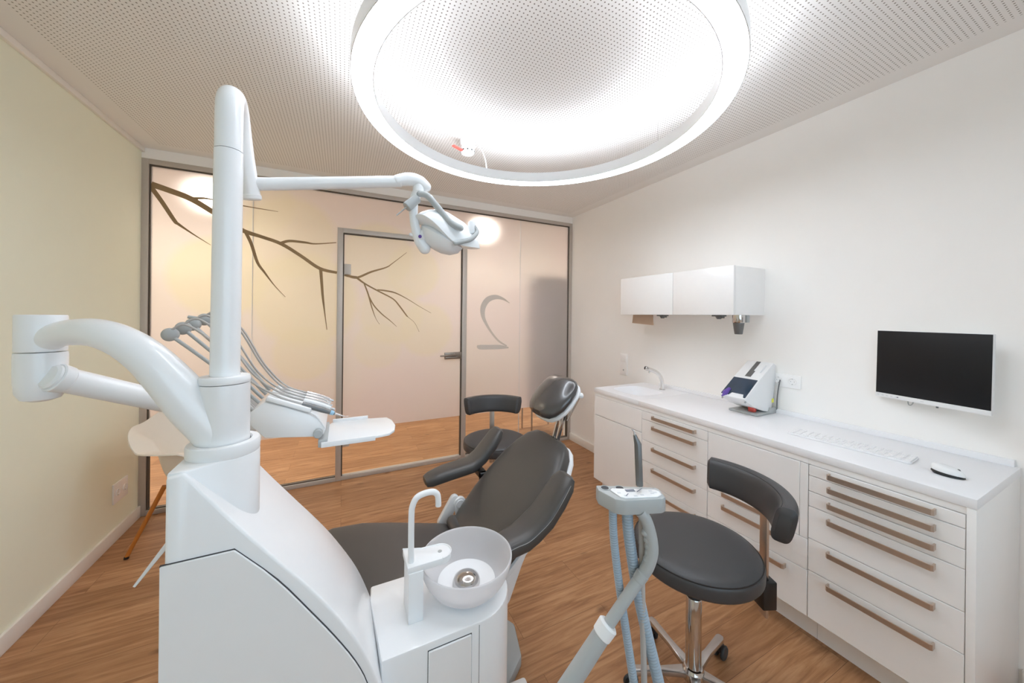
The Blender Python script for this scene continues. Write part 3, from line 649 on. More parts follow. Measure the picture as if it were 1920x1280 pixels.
MB().box(-.010, .010, -.012, .012, -.02, .02, .004, M4=T(.362, 1.034, 1.775)).build('handle_mount', M['white_matt'], head)
add_cyl(MB(), (.196, 1.044, 1.845), (.163, 1.040, 1.812), .0135, .0145, .002).build('brake_cylinder', M['grey'], ol)
add_cyl(MB(), (.166, 1.040, 1.815), (.136, 1.040, 1.785), .0022, .0018).build('brake_pin', M['grey'], ol)

# ------------------------------------------------------------------ suction holder
sh_ = thing('suction_holder', 'grey suction hose holder with white button panel on its support arm', 'suction holder', (.606, .594, 0.4))
hx = T(.603, .597, 1.082) @ RZ(radians(-26.1))
hpoly = [(-.073, .030), (.067, .022), (.073, .014), (.073, -.022), (.062, -.030), (-.025, -.040), (-.045, -.034), (-.073, .006)]
hold = MB().prism(hpoly, 'z', -.022, .0125, .004, 2, M4=hx).build('holder_body', M['grey'], sh_)
pp = [(-.040, .010), (.058, .006), (.066, -.002), (.066, -.016), (.052, -.026), (-.022, -.033), (-.032, -.028), (-.046, .002)]
keyp = MB().prism(pp, 'z', .0120, .0150, .0012, 2, M4=hx).build('button_panel', M['white_matt'], hold)
ic = MB()
ic.box(-.012, .010, -.0065, .0045, .0150, .0153, M4=hx @ RZ(.1)).box(-.020, -.006, -.0010, .0010, .0150, .0153, M4=hx @ T(-.006, -.010, 0) @ RZ(.9)).box(-.012, .012, -.0010, .0010, .0150, .0153, M4=hx @ T(.022, .002, 0) @ RZ(.75))
ic.build('pictogram', M['ink'], keyp)
for k, (x, y) in enumerate([(-.030, -.012), (-.018, -.024), (.004, -.024), (.020, -.020), (.046, -.002), (.046, -.012), (.054, -.008)]):
    MB().box(x - .004, x + .004, y - .0028, y + .0028, .0150, .0152, M4=hx).build('button', M['pale_ink'], keyp)
for x in (-.055, -.020):
    MB().lathe([(.009, .0105), (.012, .0105), (.012, .0135), (.009, .0135)], n=24, M4=hx @ T(x, .0145, 0), closed=True).build('socket_rim', M['grey'], hold)
    MB().lathe([(0, .0122), (.009, .0122), (.009, .0130), (0, .0130)], n=24, M4=hx @ T(x, .0145, 0)).build('socket_hole', M['gap'], hold)
grip = MB().tube([Vector((0.6032, 0.5675, 1.0638)), Vector((0.6163, 0.5611, 1.0436)), Vector((0.6252, 0.5567, 1.0077)), Vector((0.6277, 0.5555, 0.9718)), Vector((0.6194, 0.5595, 0.9394)), Vector((0.6089, 0.5647, 0.9201))], [.0125, .0125, .0135, .0140, .0135, .0125], 20, smooth=6)
grip.build('arm_grip', M['grey'], sh_)
g = MB()
for q in (Vector((0.6144, 0.5620, 1.0160)), Vector((0.6189, 0.5598, 1.0005)), Vector((0.6212, 0.5587, 0.9849)), Vector((0.6213, 0.5586, 0.9693)), Vector((0.6182, 0.5601, 0.9549))): g.sphere(q, .0088, u=14, v=10)
g.build('finger_ribs', M['grey'], sh_)
A0, A1, A2 = Vector((0.6110, 0.5637, 0.9249)), Vector((0.5243, 0.5894, 0.8106)), Vector((0.4156, 0.6204, 0.6618))
ad = (A1 - A0).normalized()
add_cyl(MB(), A0, A0 + ad * .022, .0145, .0135, .002).build('arm_joint', M['grey'], sh_)
add_cyl(MB(), A0 + ad * .01, A1, .0125, .0125).build('inner_tube', M['grey'], sh_)
add_cyl(MB(), A1 - ad * .016, A1 + ad * .016, .0215, .0205, .004).build('clamp_ring', M['white_matt'], sh_)
add_cyl(MB(), A1, A2, .0185, .0200).build('outer_tube', M['grey'], sh_)
A3 = Vector((.505, .78, .24))
MB().tube([A2, A2.lerp(A3, .5), A3, Vector((.498, .90, .20)), Vector((.482, .972, .20))], .020, 20, smooth=5).build('lower_joint', M['grey'], sh_)
MB().tube([Vector((0.5660, 0.6136, 1.0565)), Vector((0.5689, 0.6122, 0.9848)), Vector((0.5760, 0.5975, 0.8693)), Vector((0.5923, 0.5673, 0.6714)), Vector((0.5868, 0.5365, 0.5780))], .0088, 14, smooth=6, ribs=90, rib=.0007).build('suction_hose', M['hose_b'], sh_)
MB().tube([Vector((0.5959, 0.5989, 1.0568)), Vector((0.6011, 0.5964, 0.9851)), Vector((0.6247, 0.5848, 0.8370)), Vector((0.6581, 0.5573, 0.6565)), Vector((0.6662, 0.5311, 0.5413))], .0122, 16, smooth=6, ribs=80, rib=.0008).build('suction_hose', M['hose_b'], sh_)
MB().tube([Vector((0.6220, 0.5806, 1.0624)), Vector((0.6248, 0.5792, 0.8781)), Vector((0.6274, 0.5723, 0.6501)), Vector((0.6229, 0.5634, 0.5282))], .0068, 12, smooth=6).build('syringe_hose', M['hose'], sh_)
sy = thing('air_water_syringe', 'grey metal syringe with bent tip standing in the suction holder', 'dental syringe', tuple(Vector((0.6209, 0.5866, 1.1152))))
s0, s1, s2 = Vector((0.6210, 0.5866, 1.1090)), Vector((0.6168, 0.5887, 1.2054)), Vector((0.6099, 0.5920, 1.2264))
MB().tube([s0, s0.lerp(s1, .5), s1, s2], [.0078, .0082, .0080, .0035], 8).build('body', M['dgrey'], sy)
MB().tube([s2, Vector((0.6087, 0.5926, 1.2338)), Vector((0.6042, 0.5948, 1.2399))], [.0022, .0018, .0014], 10).build('tip', M['polalu'], sy)

# ------------------------------------------------------------------ patient chair
pch = thing('patient_chair', 'black upholstered reclining patient chair with two armrests and headrest', 'dental chair', (.4, 1.42, 0))
YC = 1.42
seat = [(-.43, .20, .30, .02), (-.425, .215, .40, .05), (-.40, .26, .44, .07), (-.32, .36, .46, .08), (-.22, .47, .47, .085), (-.13, .535, .48, .09), (-.03, .552, .50, .09), (.08, .540, .52, .09), (.20, .512, .52, .09), (.32, .482, .51, .09), (.42, .462, .49, .085), (.47, .458, .47, .06), (.485, .457, .44, .02)]
MB().pad(seat, YC, ex=4.5).build('seat', M['leather'], pch)
bs = [(.452, .488, .34, .02), (.460, .496, .40, .06), (.485, .520, .44, .075), (.53, .566, .47, .08), (.60, .640, .49, .08), (.68, .722, .49, .08), (.76, .800, .465, .08), (.82, .858, .41, .08), (.865, .900, .34, .075), (.892, .924, .26, .055), (.902, .932, .19, .02)]
bs = [(x + .026, z - .026, w, t) for x, z, w, t in bs]
bk = MB().pad(bs, YC, ex=4.0).build('backrest', M['leather'], pch)
MB().pad([(x + .030, z - .030, w * .985, t * .55) for x, z, w, t in bs], YC, ex=4.0).build('back_shell', M['white'], bk)
hs = [(.838, 1.030, .10, .015), (.845, 1.037, .17, .045), (.862, 1.053, .225, .06), (.89, 1.08, .265, .066), (.925, 1.118, .28, .066), (.955, 1.150, .27, .062), (.978, 1.174, .24, .055), (.992, 1.188, .19, .035), (.998, 1.194, .13, .012)]
hr = MB().pad([(x, z, w, t * 1.25) for x, z, w, t in hs], YC, ex=2.2).build('headrest', M['leather_g'], pch)
MB().pad([(x + .022, z - .024, w * .95, t * .6) for x, z, w, t in hs], YC, ex=2.8).build('headrest_shell', M['white'], hr)
for y in (1.375, 1.405): MB().box(-.010, .010, y - .006, y + .006, -.13, .10, .002, M4=T(.955, 0, 1.02) @ RY(radians(18))).build('headrest_bar', M['chrome'], hr)
MB().tube([(.948, 1.335, 1.01), (.985, 1.32, 1.085), (1.0, 1.31, 1.125)], .0045, 10).build('headrest_lever', M['chrome'], hr)
MB().sphere((1.003, 1.308, 1.128), .014).build('lever_knob', M['white_matt'], hr)
for sgn, yc in ((-1, 1.105), (1, 1.752)):
    x0, dz = (.475, .0) if sgn < 0 else (.375, -.015)
    ar = [(x0, .672 + dz, .05, .012), (x0 + .006, .674 + dz, .085, .04), (x0 + .03, .680 + dz, .105, .055), (x0 + .07, .690 + dz, .115, .06), (x0 + .11, .698 + dz, .125, .06), (.62, .716 + dz, .13, .06), (.675, .752 + dz, .13, .06), (.725, .806 + dz, .125, .06), (.765, .856 + dz, .115, .055), (.785, .882 + dz, .085, .035), (.79, .888 + dz, .05, .01)]
    a = MB().pad(ar, yc, ex=3.2).build('armrest', M['leather'], pch)
    MB().tube([(x, yc + sgn * w * .484, z + t * .27) for x, z, w, t in ar[2:-2]], .0011, 6, smooth=5).build('stitching', M['stitch'], a)
    MB().box(.64, .68, yc - sgn * .10, yc, .655, .69, .006).box(.64, .68, yc - sgn * .10, yc - sgn * .07, .62, .69, .006).build('armrest_bracket', M['black'], a)
MB().tube([(.487, 1.22, .500), (.487, 1.62, .500)], .030, 20, round_=True).build('lumbar_roll', M['leather'], pch)
def lobe(p, q, r0, r1):
    p, q = Vector(p), Vector(q); a0 = math.atan2(q.y - p.y, q.x - p.x)
    o = [(p.x + r0 * cos(a0 + pi / 2 + pi * k / 10), p.y + r0 * sin(a0 + pi / 2 + pi * k / 10)) for k in range(11)]
    return o + [(q.x + r1 * cos(a0 - pi / 2 + pi * k / 10), q.y + r1 * sin(a0 - pi / 2 + pi * k / 10)) for k in range(11)]
hg = MB().prism(lobe((.455, .475), (.51, .578), .030, .022), 'y', 1.665, 1.69, .004, 2).prism(lobe((.535, .50), (.535, .56), .022, .030), 'y', 1.655, 1.676, .004, 2)
hg = hg.build('hinge_bracket', M['white'], pch)
add_cyl(MB(), (.535, 1.657, .558), (.535, 1.651, .558), .0205, bev=.0015).build('hinge_cap', M['white_matt'], hg)
MB().prism([(.20, .30), (.50, .30), (.60, .37), (.655, .50), (.70, .585), (.62, .545), (.50, .425), (.20, .455)], 'y', 1.215, 1.625, .012, 2).build('seat_frame', M['white'], pch)
MB().box(.18, .52, 1.27, 1.57, .06, .34, .03, 3).build('lift_column', M['white'], pch)
MB().prism([(-.25, 1.22), (.60, 1.22), (.70, 1.30), (.74, 1.45), (.66, 1.60), (-.25, 1.60)], 'z', 0, .05, .01, 2).build('base_plate', M['grey'], pch)
fc = thing('foot_control', 'white foot control on the floor beside the chair base', 'foot pedal', (.62, 1.18, 0))
MB().prism([(.54, 1.10), (.61, 1.10), (.66, 1.15), (.665, 1.205), (.60, 1.21), (.54, 1.21)], 'z', 0, .07, .012, 2).build('pedal_body', M['white'], fc)
add_cyl(MB(), (.618, 1.165, .069), (.618, 1.165, .074), .022, bev=.002).build('pedal_button', M['grey'], fc)

# ------------------------------------------------------------------ dentist stools
def make_stool(label):
    s = thing('dentist_stool', label, 'stool', (0, 0, 0), 'round black dentist stools')
    R = .229
    sp = [(0, .532), (R * .6, .532), (R * .93, .535), (R, .543), (R + .003, .555), (R + .002, .581), (R - .004, .593), (R - .022, .605), (R * .72, .611), (R * .4, .613), (0, .6135)]
    st = MB().lathe([tuple(v)[:2] for v in dense([(r, z, 0) for r, z in sp], 3)], (0, 0, 0), 72).build('seat', M['leather2'], s)
    MB().lathe([(R - .005, .5915), (R - .001, .5915), (R - .001, .5945), (R - .005, .5945)], (0, 0, 0), 72, closed=True).build('seam', M['black'], st)
    add_cyl(MB(), (0, 0, .30), (0, 0, .533), .0145).build('piston', M['polalu'], s)
    MB().lathe([(0, .06), (.0285, .06), (.0285, .382), (.0265, .385), (.0235, .385), (.0235, .375), (0, .375)], (0, 0, 0), 40).build('column', M['chrome'], s)
    MB().lathe([(0, .376), (.0232, .376), (.0232, .384), (.0155, .384), (.0155, .382), (0, .382)], (0, 0, 0), 32).build('column_insert', M['black'], s)
    MB().lathe([(.0288, .062), (.042, .064), (.044, .072), (.044, .092), (.038, .10), (.034, .108), (.0288, .11)], (0, 0, 0), 40, closed=True).build('hub', M['chrome'], s)
    for k in range(5):
        a = radians(33 + 72 * k); Mz = RZ(a)
        lg = MB().prism([(.03, -.021), (.12, -.014), (.235, -.0165), (.25, -.010), (.25, .010), (.235, .0165), (.12, .014), (.03, .021)], 'z', .075, .097, .005, 2, M4=Mz).build('leg', M['polalu'], s)
        cst = MB()
        add_cyl(cst, (.237, 0, .078), (.237, 0, .050), .009)
        cst.box(.222, .252, -.013, .013, .036, .066, .005)
        cst.xf(Mz).build('caster_fork', M['black'], lg)
        wh = MB()
        for y in (-.021, .009): add_cyl(wh, (.245, y, .029), (.245, y + .013, .029), .029, bev=.004)
        wh.xf(Mz).build('caster_wheel', M['rubber'], lg)
    # back support, towards +x
    bb = MB().box(.10, .235, -.024, .024, .519, .533, .003)
    bb.prism([(.20, .532), (.262, .505), (.300, .452), (.300, .405), (.268, .405), (.20, .470)], 'y', -.024, .024, .004, 1)
    bb.box(.262, .318, -.036, .036, .345, .455, .004).build('back_bracket', M['black'], s)
    MB().box(.286, .297, -.019, .019, .300, .80, .002).build('back_post', M['nickel'], s)
    rr = []
    Rb, cx = .262, .028
    n = 40; A = radians(53)
    for i in range(n + 1):
        t = -1 + 2 * i / n; a = t * A
        e = max(0.0, 1 - max(0, (abs(t) - .93) / .07) ** 2) ** .5
        hh, tt = .064 * (.72 + .28 * e), .032 * (.6 + .4 * e)
        ctr = Vector((cx + Rb * cos(a), Rb * 1.0 * sin(a), 0.786)); nd = Vector((cos(a), sin(a), 0)); ring = []
        for j in range(28):
            b = 2 * pi * j / 28; ca, sa_ = cos(b), sin(b)
            u = math.copysign(abs(ca) ** .55, ca) * tt; v = math.copysign(abs(sa_) ** .55, sa_) * hh
            ring.append(ctr + nd * u + Vector((0, 0, v)) + nd * (.012 * (v / .064)))
        rr.append(ring)
    bp = MB().rings(rr).build('back_pad', M['leather2'], s)
    for z in (.055,):
        MB().tube([Vector((cx + (Rb - .020 + .012) * cos(t * A), (Rb - .020 + .012) * sin(t * A), 0.786 + .0605)) for t in [-.93 + 1.86 * k / 24 for k in range(25)]], .0016, 6).build('piping', M['black'], bp)
    return s
stool = make_stool('black round dentist stool with curved back in front of the drawer cabinets')
stool2 = copy_tree(stool)
stool.location = (1.272, .915, 0); stool.rotation_euler = (0, 0, radians(-23))
stool2['label'] = 'black round dentist stool behind the patient chair near the glass door'
stool2.location = (1.01, 2.32, 0); stool2.rotation_euler = (0, 0, radians(72))

# ------------------------------------------------------------------ shell chair by the left wall
EC = Vector((-.83, 2.93, 0))
ec = thing('shell_armchair', 'white plastic shell armchair on slanted wooden legs by the left wall', 'armchair', tuple(EC))
rings_ = []; NA = 96; NV = 24
for i in range(NV + 1):
    v = i / NV; ring = []
    for j in range(NA):
        a = 2 * pi * j / NA; c_, s_ = cos(a), sin(a)      # c=1 front, -1 back
        back = max(0, -c_) ** 1.5
        w = max(0.0, min(1.0, (abs(s_) - .45) / .4)) if c_ > 0 else abs(s_) ** 2
        w = w * w * (3 - 2 * w)
        rz = .445 + .245 * w + .40 * back
        rn = (.19 + .06 * v + .045 * back * v) * v ** .5; hn = v ** (2.8 + 1.5 * max(0, c_))
        u = min(1.0, v / .62); t = max(0.0, (v - .62) / .38)
        rs = .215 * u ** .5 + .115 * t; hs_ = .86 * u ** 2.6 + .14 * (t ** .8)
        rad = rn * (1 - w) + rs * w; h_ = hn * (1 - w) + hs_ * w
        ring.append(Vector((rad * c_ * (1.12 if c_ > 0 else 1.0), rad * s_, .415 + (rz - .415) * h_)))
    rings_.append(ring)
mshell = MB().rings(rings_, cap0=True, cap1=False)
mshell.xf(T(*EC) @ RZ(radians(322)))
shl = mshell.build('shell', M['shell'], ec, ang=70)
so = shl.modifiers.new('thickness', 'SOLIDIFY'); so.thickness = .007
for k, (dx, dy) in enumerate(((.16, .16), (.16, -.16), (-.16, .16), (-.16, -.16))):
    q = RZ(radians(322)) @ Vector((dx, dy, 0)); o_ = RZ(radians(322)) @ Vector((dx * 1.55, dy * 1.42, 0))
    lg = add_cyl(MB(), EC + q * .75 + Vector((0, 0, .405)), EC + o_ + Vector((0, 0, .012)), .013, .0105, n=16).build('leg', M['beech'], ec)
    add_cyl(MB(), EC + o_ + Vector((0, 0, .014)), EC + o_ * 1.004, .0115, .0125, n=16).build('foot', M['black'], lg)
MB().box(-.14, .14, -.006, .006, -.006, .006, M4=T(*EC) @ T(0, 0, .37) @ RZ(radians(322 + 45))).box(-.14, .14, -.006, .006, -.006, .006, M4=T(*EC) @ T(0, 0, .37) @ RZ(radians(322 - 45))).build('brace', M['black'], ec)

# ------------------------------------------------------------------ base cabinets on the right
FX = 1.915; KX = 2.01; BXK = XR - .002
def handle(parent, y0, y1, z, name='handle'):
    h = MB()
    h.prism([(FX, y0), (FX - .023, y0), (FX - .029, y0 - .006), (FX - .029, y1 + .006), (FX - .023, y1), (FX, y1), (FX, y1 + .005), (FX - .0215, y1 + .005), (FX - .0245, y1 + .009), (FX - .0245, y0 - .009), (FX - .0215, y0 - .005), (FX, y0 - .005)], 'z', z - .0105, z + .0105)
    return h.build(name, M['nickel'], parent)
def unit(name, label, y0, y1, fronts, ztop=.862, kick=.14, ctop=.861):
    u = thing(name, label, 'cabinet', ((FX + BXK) / 2, (y0 + y1) / 2, 0), 'base cabinets along the right wall')
    MB().box(FX + .019, BXK, y0 + .0006, y1 - .0006, kick, ctop).build('carcass', M['gap'], u)
    MB().box(KX, BXK, y0 + .0006, y1 - .0006, 0, kick).build('plinth', M['cab'], u)
    MB().box(FX + .002, FX + .03, y0 + .0004, y1 - .0004, .838, ztop - .0005).build('top_rail', M['cab'], u)
    for f in fronts:
        o = MB().box(FX, FX + .019, f['y0'], f['y1'], f['z0'] + .0014, f['z1'] - .0014, .0012, 1).build(f['n'], M['cab'], u)
        if 'h' in f: handle(o, f['h'][0], f['h'][1], f['h'][2])
    return u
G = .0018
a, b_ = 1.794, 2.309
unit('sink_cabinet', 'white handleless sink cabinet at the far end beneath the tap', a, b_, [dict(n='blind_panel', y0=a + G, y1=b_ - .001, z0=.678, z1=.836), dict(n='door', y0=a + G, y1=b_ - .001, z0=.14, z1=.676)], ctop=.77)
a, b_ = 1.300, 1.794; zs = [.836, .778, .633, .490, .342, .14]; hz = [.812, .742, .598, .455, .307]
unit('drawer_cabinet', 'white cabinet with five drawers beside the sink cabinet', a, b_, [dict(n='drawer', y0=a + G, y1=b_ - G, z0=zs[k + 1], z1=zs[k], h=(1.692, 1.372, hz[k])) for k in range(5)])
a, b_ = .816, 1.300
unit('pull_out_cabinet', 'white cabinet with a tall plain flap above two drawers behind the stool', a, b_,
     [dict(n='flap', y0=a + .034, y1=b_ - G, z0=.492, z1=.836, h=(1.205, .90, .523)), dict(n='filler_strip', y0=a + G, y1=a + .032, z0=.492, z1=.836),
      dict(n='drawer', y0=a + G, y1=b_ - G, z0=.350, z1=.492, h=(1.205, .90, .450)), dict(n='drawer', y0=a + G, y1=b_ - G, z0=.14, z1=.350, h=(1.205, .90, .318))])
a, b_ = .372, .816; zs = [.856 - .02, .787, .716, .648, .502, .357, .14]; hz = [.822, .756, .688, .616, .4755, .334]
zs[0] = .853
u = unit('drawer_cabinet', 'white wide cabinet with six long handled drawers nearest the camera', a, b_, [], ztop=.862)
for k in range(6):
    o = MB().box(FX, FX + .019, a + G, b_ - G, zs[k + 1] + .0014, (zs[k] if k else .836) - .0014, .0012, 1).build('drawer', M['cab'], u)
    handle(o, .742, .438, hz[k] if k else .814)
ep = MB().box(FX - .002, BXK, .350, .3715, 0, .862, .0015).build('end_panel', M['cab'])
tag(ep, 'white upright side panel closing the near end of the cabinets', 'side panel')
wt = thing('worktop', 'long white worktop with moulded sink along the right wall', 'worktop', (2.2, 1.33, .862))
WX, WY0, WY1 = FX - .0015, .349, 2.312
# plate with a real sink recess
sx, sy, ra, rb = 2.17, 2.08, .155, .165
N = 48
def sq(a, b, r):     # superellipse point
    ca, sa_ = cos(a), sin(a); return (math.copysign(abs(ca) ** .55, ca) * r[0], math.copysign(abs(sa_) ** .55, sa_) * r[1])
bm = bmesh.new()
ang = [2 * pi * k / N for k in range(N)]
outer = []
for t in ang:
    c_, s_ = cos(t), sin(t)
    x_lo, x_hi, y_lo, y_hi = WX - sx, XR - .001 - sx, 1.83 - sy, WY1 - sy
    k = min((x_hi if c_ > 0 else x_lo) / c_ if abs(c_) > 1e-6 else 1e9, (y_hi if s_ > 0 else y_lo) / s_ if abs(s_) > 1e-6 else 1e9)
    outer.append((sx + c_ * k, sy + s_ * k))
def ring(lst, z): return [bm.verts.new((x, y, z)) for x, y in lst]
ZT = .898
ro = ring(outer, ZT)
r1 = ring([(sx + sq(t, 0, (ra, rb))[0], sy + sq(t, 0, (ra, rb))[1]) for t in ang], ZT)
r2 = ring([(sx + sq(t, 0, (ra * .96, rb * .96))[0], sy + sq(t, 0, (ra * .96, rb * .96))[1]) for t in ang], ZT - .010)
r3 = ring([(sx + sq(t, 0, (ra * .86, rb * .86))[0], sy + sq(t, 0, (ra * .86, rb * .86))[1]) for t in ang], ZT - .09)
r4 = ring([(sx + sq(t, 0, (ra * .6, rb * .6))[0], sy + sq(t, 0, (ra * .6, rb * .6))[1]) for t in ang], ZT - .105)
for p, q in ((ro, r1), (r1, r2), (r2, r3), (r3, r4)):
    for k in range(N): bm.faces.new((p[k], p[(k + 1) % N], q[(k + 1) % N], q[k]))
bm.faces.new(r4)
sk = MB(); sk.bm.free(); sk.bm = bm
basin = sk.build('sink_basin', M['top'], wt)
slab = MB().box(WX, XR - .001, WY0, 1.83, .8625, ZT, .0015)
slab.box(WX, WX + .02, 1.83, WY1, .8625, ZT - .0002, .001).box(WX, XR - .001, WY1 - .004, WY1, .8625, ZT - .0002)
slab.build('slab', M['top'], wt)
add_cyl(MB(), (sx, sy, ZT - .105), (sx, sy, ZT - .102), .022, bev=.001).build('drain', M['chrome'], basin)
MB().box(XR - .022, XR - .001, .362, 2.14, ZT, ZT + .028, .0012).build('upstand', M['top'], wt)
# tap
tp_ = thing('tap', 'chrome curved sensor tap on the worktop beside the sink', 'tap', (2.385, 2.02, ZT))
MB().lathe([(0, .0002), (.024, .0002), (.024, .004), (.018, .007), (0, .007)], (2.385, 2.02, ZT)).build('base_ring', M['chrome'], tp_)
MB().tube([(2.385, 2.02, .895), (2.384, 2.021, .955), (2.372, 2.027, 1.000), (2.345, 2.038, 1.036), (2.305, 2.055, 1.058), (2.272, 2.070, 1.070)], [.0145, .0155, .0165, .0165, .0165, .0155], 24, smooth=6).build('spout', M['tapm'], tp_)
mb = MB(); add_cyl(mb, (2.274, 2.069, 1.069), (2.250, 2.080, 1.079), .0165, .0165, .002); mb.build('spray_head', M['chrome'], tp_)
mb = MB(); add_cyl(mb, (2.2505, 2.0798, 1.0788), (2.249, 2.0805, 1.0794), .0115); mb.build('nozzle', M['black'], tp_)
add_cyl(MB(), (2.285, 2.062, 1.056), (2.278, 2.063, 1.036), .0065, .006, .001).build('sensor', M['chrome'], tp_)

# mixing device ------------------------------------------------------------------
md = thing('mixing_machine', 'white impression mixing machine with tinted window and purple nozzle on the worktop', 'dental machine', (2.38, 1.32, ZT))
Y0, Y1 = 1.238, 1.395
bprof = [(2.312, 1.115), (2.465, 1.215), (2.490, 1.20), (2.490, 1.10), (2.45, .935), (2.44, .905), (2.36, .920), (2.26, .955), (2.205, .985), (2.172, 1.004), (2.168, 1.012)]
MB().prism(bprof, 'y', Y0, Y1, .006, 2).build('body', M['white_matt'], md)
MB().prism([(2.27, ZT + .0005), (2.485, ZT + .0005), (2.49, .935), (2.42, .935), (2.40, .912), (2.27, .912)], 'y', 1.228, 1.40, .003, 2).build('foot_plate', M['grey'], md)
n_ = Vector((2.168 - 2.312, 0, 1.012 - 1.115)).normalized(); nrm = Vector((n_.z, 0, -n_.x)); nrm = -nrm if nrm.z < 0 else nrm
def onw(t, y, h=.0): p = Vector((2.312, y, 1.115)).lerp(Vector((2.168, y, 1.012)), t) + nrm * h; return p
wv = [onw(.03, Y0 + .008), onw(.03, Y1 - .006), onw(.93, Y1 - .004), onw(.93, 1.345), onw(.80, 1.335), onw(.80, 1.265), onw(.95, 1.255), onw(.95, Y0 + .006)]
mb = MB(); mb.rings([[p - nrm * .002 for p in wv], [p + nrm * .004 for p in wv]]); mb.build('tinted_window', M['window_dark'], md)
mb = MB(); q0 = onw(.78, 1.362, .006); dd = Vector((-.72, .1, -.5)).normalized()
mb.tube([q0 - dd * .02, q0, q0 + dd * .014, q0 + dd * .03, q0 + dd * .036, q0 + dd * .058], [.010, .0125, .0165, .015, .009, .0035], 20); mb.build('nozzle', M['purple'], md)
t_ = Vector((2.465 - 2.312, 0, 1.215 - 1.115)).normalized(); up_ = Vector((-t_.z, 0, t_.x))
def ont(s, y, h=0): return Vector((2.312, y, 1.115)) + t_ * s + up_ * h
MB().rings([[ont(.02, 1.300, -.001), ont(.08, 1.300, -.001), ont(.08, 1.310, -.001), ont(.178, 1.310, -.001), ont(.178, 1.335, -.001), ont(.02, 1.335, -.001)], [ont(.02, 1.300, .002), ont(.08, 1.300, .002), ont(.08, 1.310, .002), ont(.178, 1.310, .002), ont(.178, 1.335, .002), ont(.02, 1.335, .002)]]).build('plunger_slot', M['dgrey'], md)
MB().rings([[ont(.07, 1.262, -.001), ont(.15, 1.262, -.001), ont(.15, 1.270, -.001), ont(.07, 1.270, -.001)], [ont(.07, 1.262, .0006), ont(.15, 1.262, .0006), ont(.15, 1.270, .0006), ont(.07, 1.270, .0006)]]).build('name_plate', M['pale_ink'], md)
MB().box(2.445, 2.468, Y0 - .0008, Y0 + .001, .965, .990).build('sticker', M['yellow'], md)
MB().box(2.30, 2.33, 1.262, 1.30, .912, .952, .006).build('lever', M['red'], md)
for y in (1.248, 1.388): add_cyl(MB(), (2.190, y, .995), (2.182, y, .988), .005, n=12).build('screw', M['grey'], md)
MB().tube([(2.493, 1.215, 1.11), (2.478, 1.212, 1.09), (2.484, 1.222, 1.04), (2.487, 1.228, .98), (2.480, 1.225, .92)], .0035, 8, smooth=6).build('power_cord', M['dgrey'], md)

# keyboard, mouse
kb = thing('keyboard', 'white flat computer keyboard on the worktop', 'keyboard', (2.17, .78, ZT))
KM = T(2.165, .772, ZT + .0005) @ RZ(radians(-90 - 3.0))     # local x runs along the wall to the camera
KM = Matrix(((0.0, 1.0, 0, 2.165), (-1.0, 0.0, 0, .772), (0, 0, 1, ZT + .0005), (0, 0, 0, 1))) @ RZ(radians(4.5))
MB().prism([(-.215, -.062), (.207, -.062), (.215, -.054), (.215, .056), (.207, .064), (-.215, .064)], 'z', 0, .009, .003, 2, M4=KM).build('case', M['top'], kb)
kproto = None
rows = [17, 17, 17, 16, 16, 14]
for r_, n in enumerate(rows):
    y = .050 - r_ * .0205 + (0.0 if r_ else .002)
    for c_ in range(n):
        x = -.203 + c_ * (.406 / (n - 1)) 
        if kproto is None:
            kproto = MB().box(-.0092, .0092, -.0085, .0085, 0, .0032, .001, 1).xf(T(2.17, .78, ZT)).build('key', M['top'], kb); k_ = kproto
        else:
            k_ = kproto.copy(); COL.objects.link(k_)
        p = KM @ Vector((x, y, .0090)); k_.location = p - Vector((2.17, .78, ZT)); k_.rotation_euler = (0, 0, radians(-90 + 4.5))
        if r_ == 5: pass
mo = thing('computer_mouse', 'white computer mouse with black underside on the worktop', 'mouse', (2.11, .455, ZT))
Mm = T(2.11, .455, ZT) @ RZ(radians(-78))
def egg(z0, z1, k, lift):
    rr = []
    for f, z in [(.86 * k, z0), (1.0 * k, z0 + (z1 - z0) * .25), (.97 * k, z0 + (z1 - z0) * .5), (.82 * k, z0 + (z1 - z0) * .78), (.5 * k, z0 + (z1 - z0) * .95), (.05, z1)]:
        rr.append([Mm @ Vector((.043 * f * cos(t) , .028 * f * sin(t) * (1 + .12 * cos(t)), z + lift * (.043 * f * cos(t)) * (1 if z > z0 + .001 else 0))) for t in [2 * pi * j / 36 for j in range(36)]])
    return rr
MB().rings(egg(.0008, .020, 1.0, -.10)).build('underside', M['black'], mo)
MB().rings(egg(.009, .038, 1.01, -.20)).build('top_shell', M['white'], mo)
add_cyl(MB(), Mm @ Vector((.026, -.003, .0285)), Mm @ Vector((.026, .003, .0285)), .0045, bev=.001).build('scroll_wheel', M['dgrey'], mo)

# monitor
mn = thing('monitor', 'black flat monitor with white chin on a wall arm over the worktop', 'monitor', (2.43, .585, 1.11))
c0, c1 = Vector((2.470, .772, 1.107)), Vector((2.394, .404, 1.107))
xd = (c1 - c0).normalized(); nd = Vector((-xd.y, xd.x, 0)); nd = -nd if nd.x > 0 else nd   # faces into the room
tilt = radians(1.6)
W = (c1 - c0).length; ud = (Vector((0, 0, 1)) * cos(tilt) - nd * sin(tilt)); fd = nd * cos(tilt) + Vector((0, 0, 1)) * sin(tilt)
def mm_(x, z, d): return c0 + xd * x + ud * z + fd * d
def mbox(x0, x1, z0, z1, d0, d1, bev=0.0):
    M4 = Matrix(((xd.x, fd.x, ud.x, c0.x), (xd.y, fd.y, ud.y, c0.y), (xd.z, fd.z, ud.z, c0.z), (0, 0, 0, 1)))
    return MB().box(x0, x1, d0, d1, z0, z1, bev, 2, M4=M4)
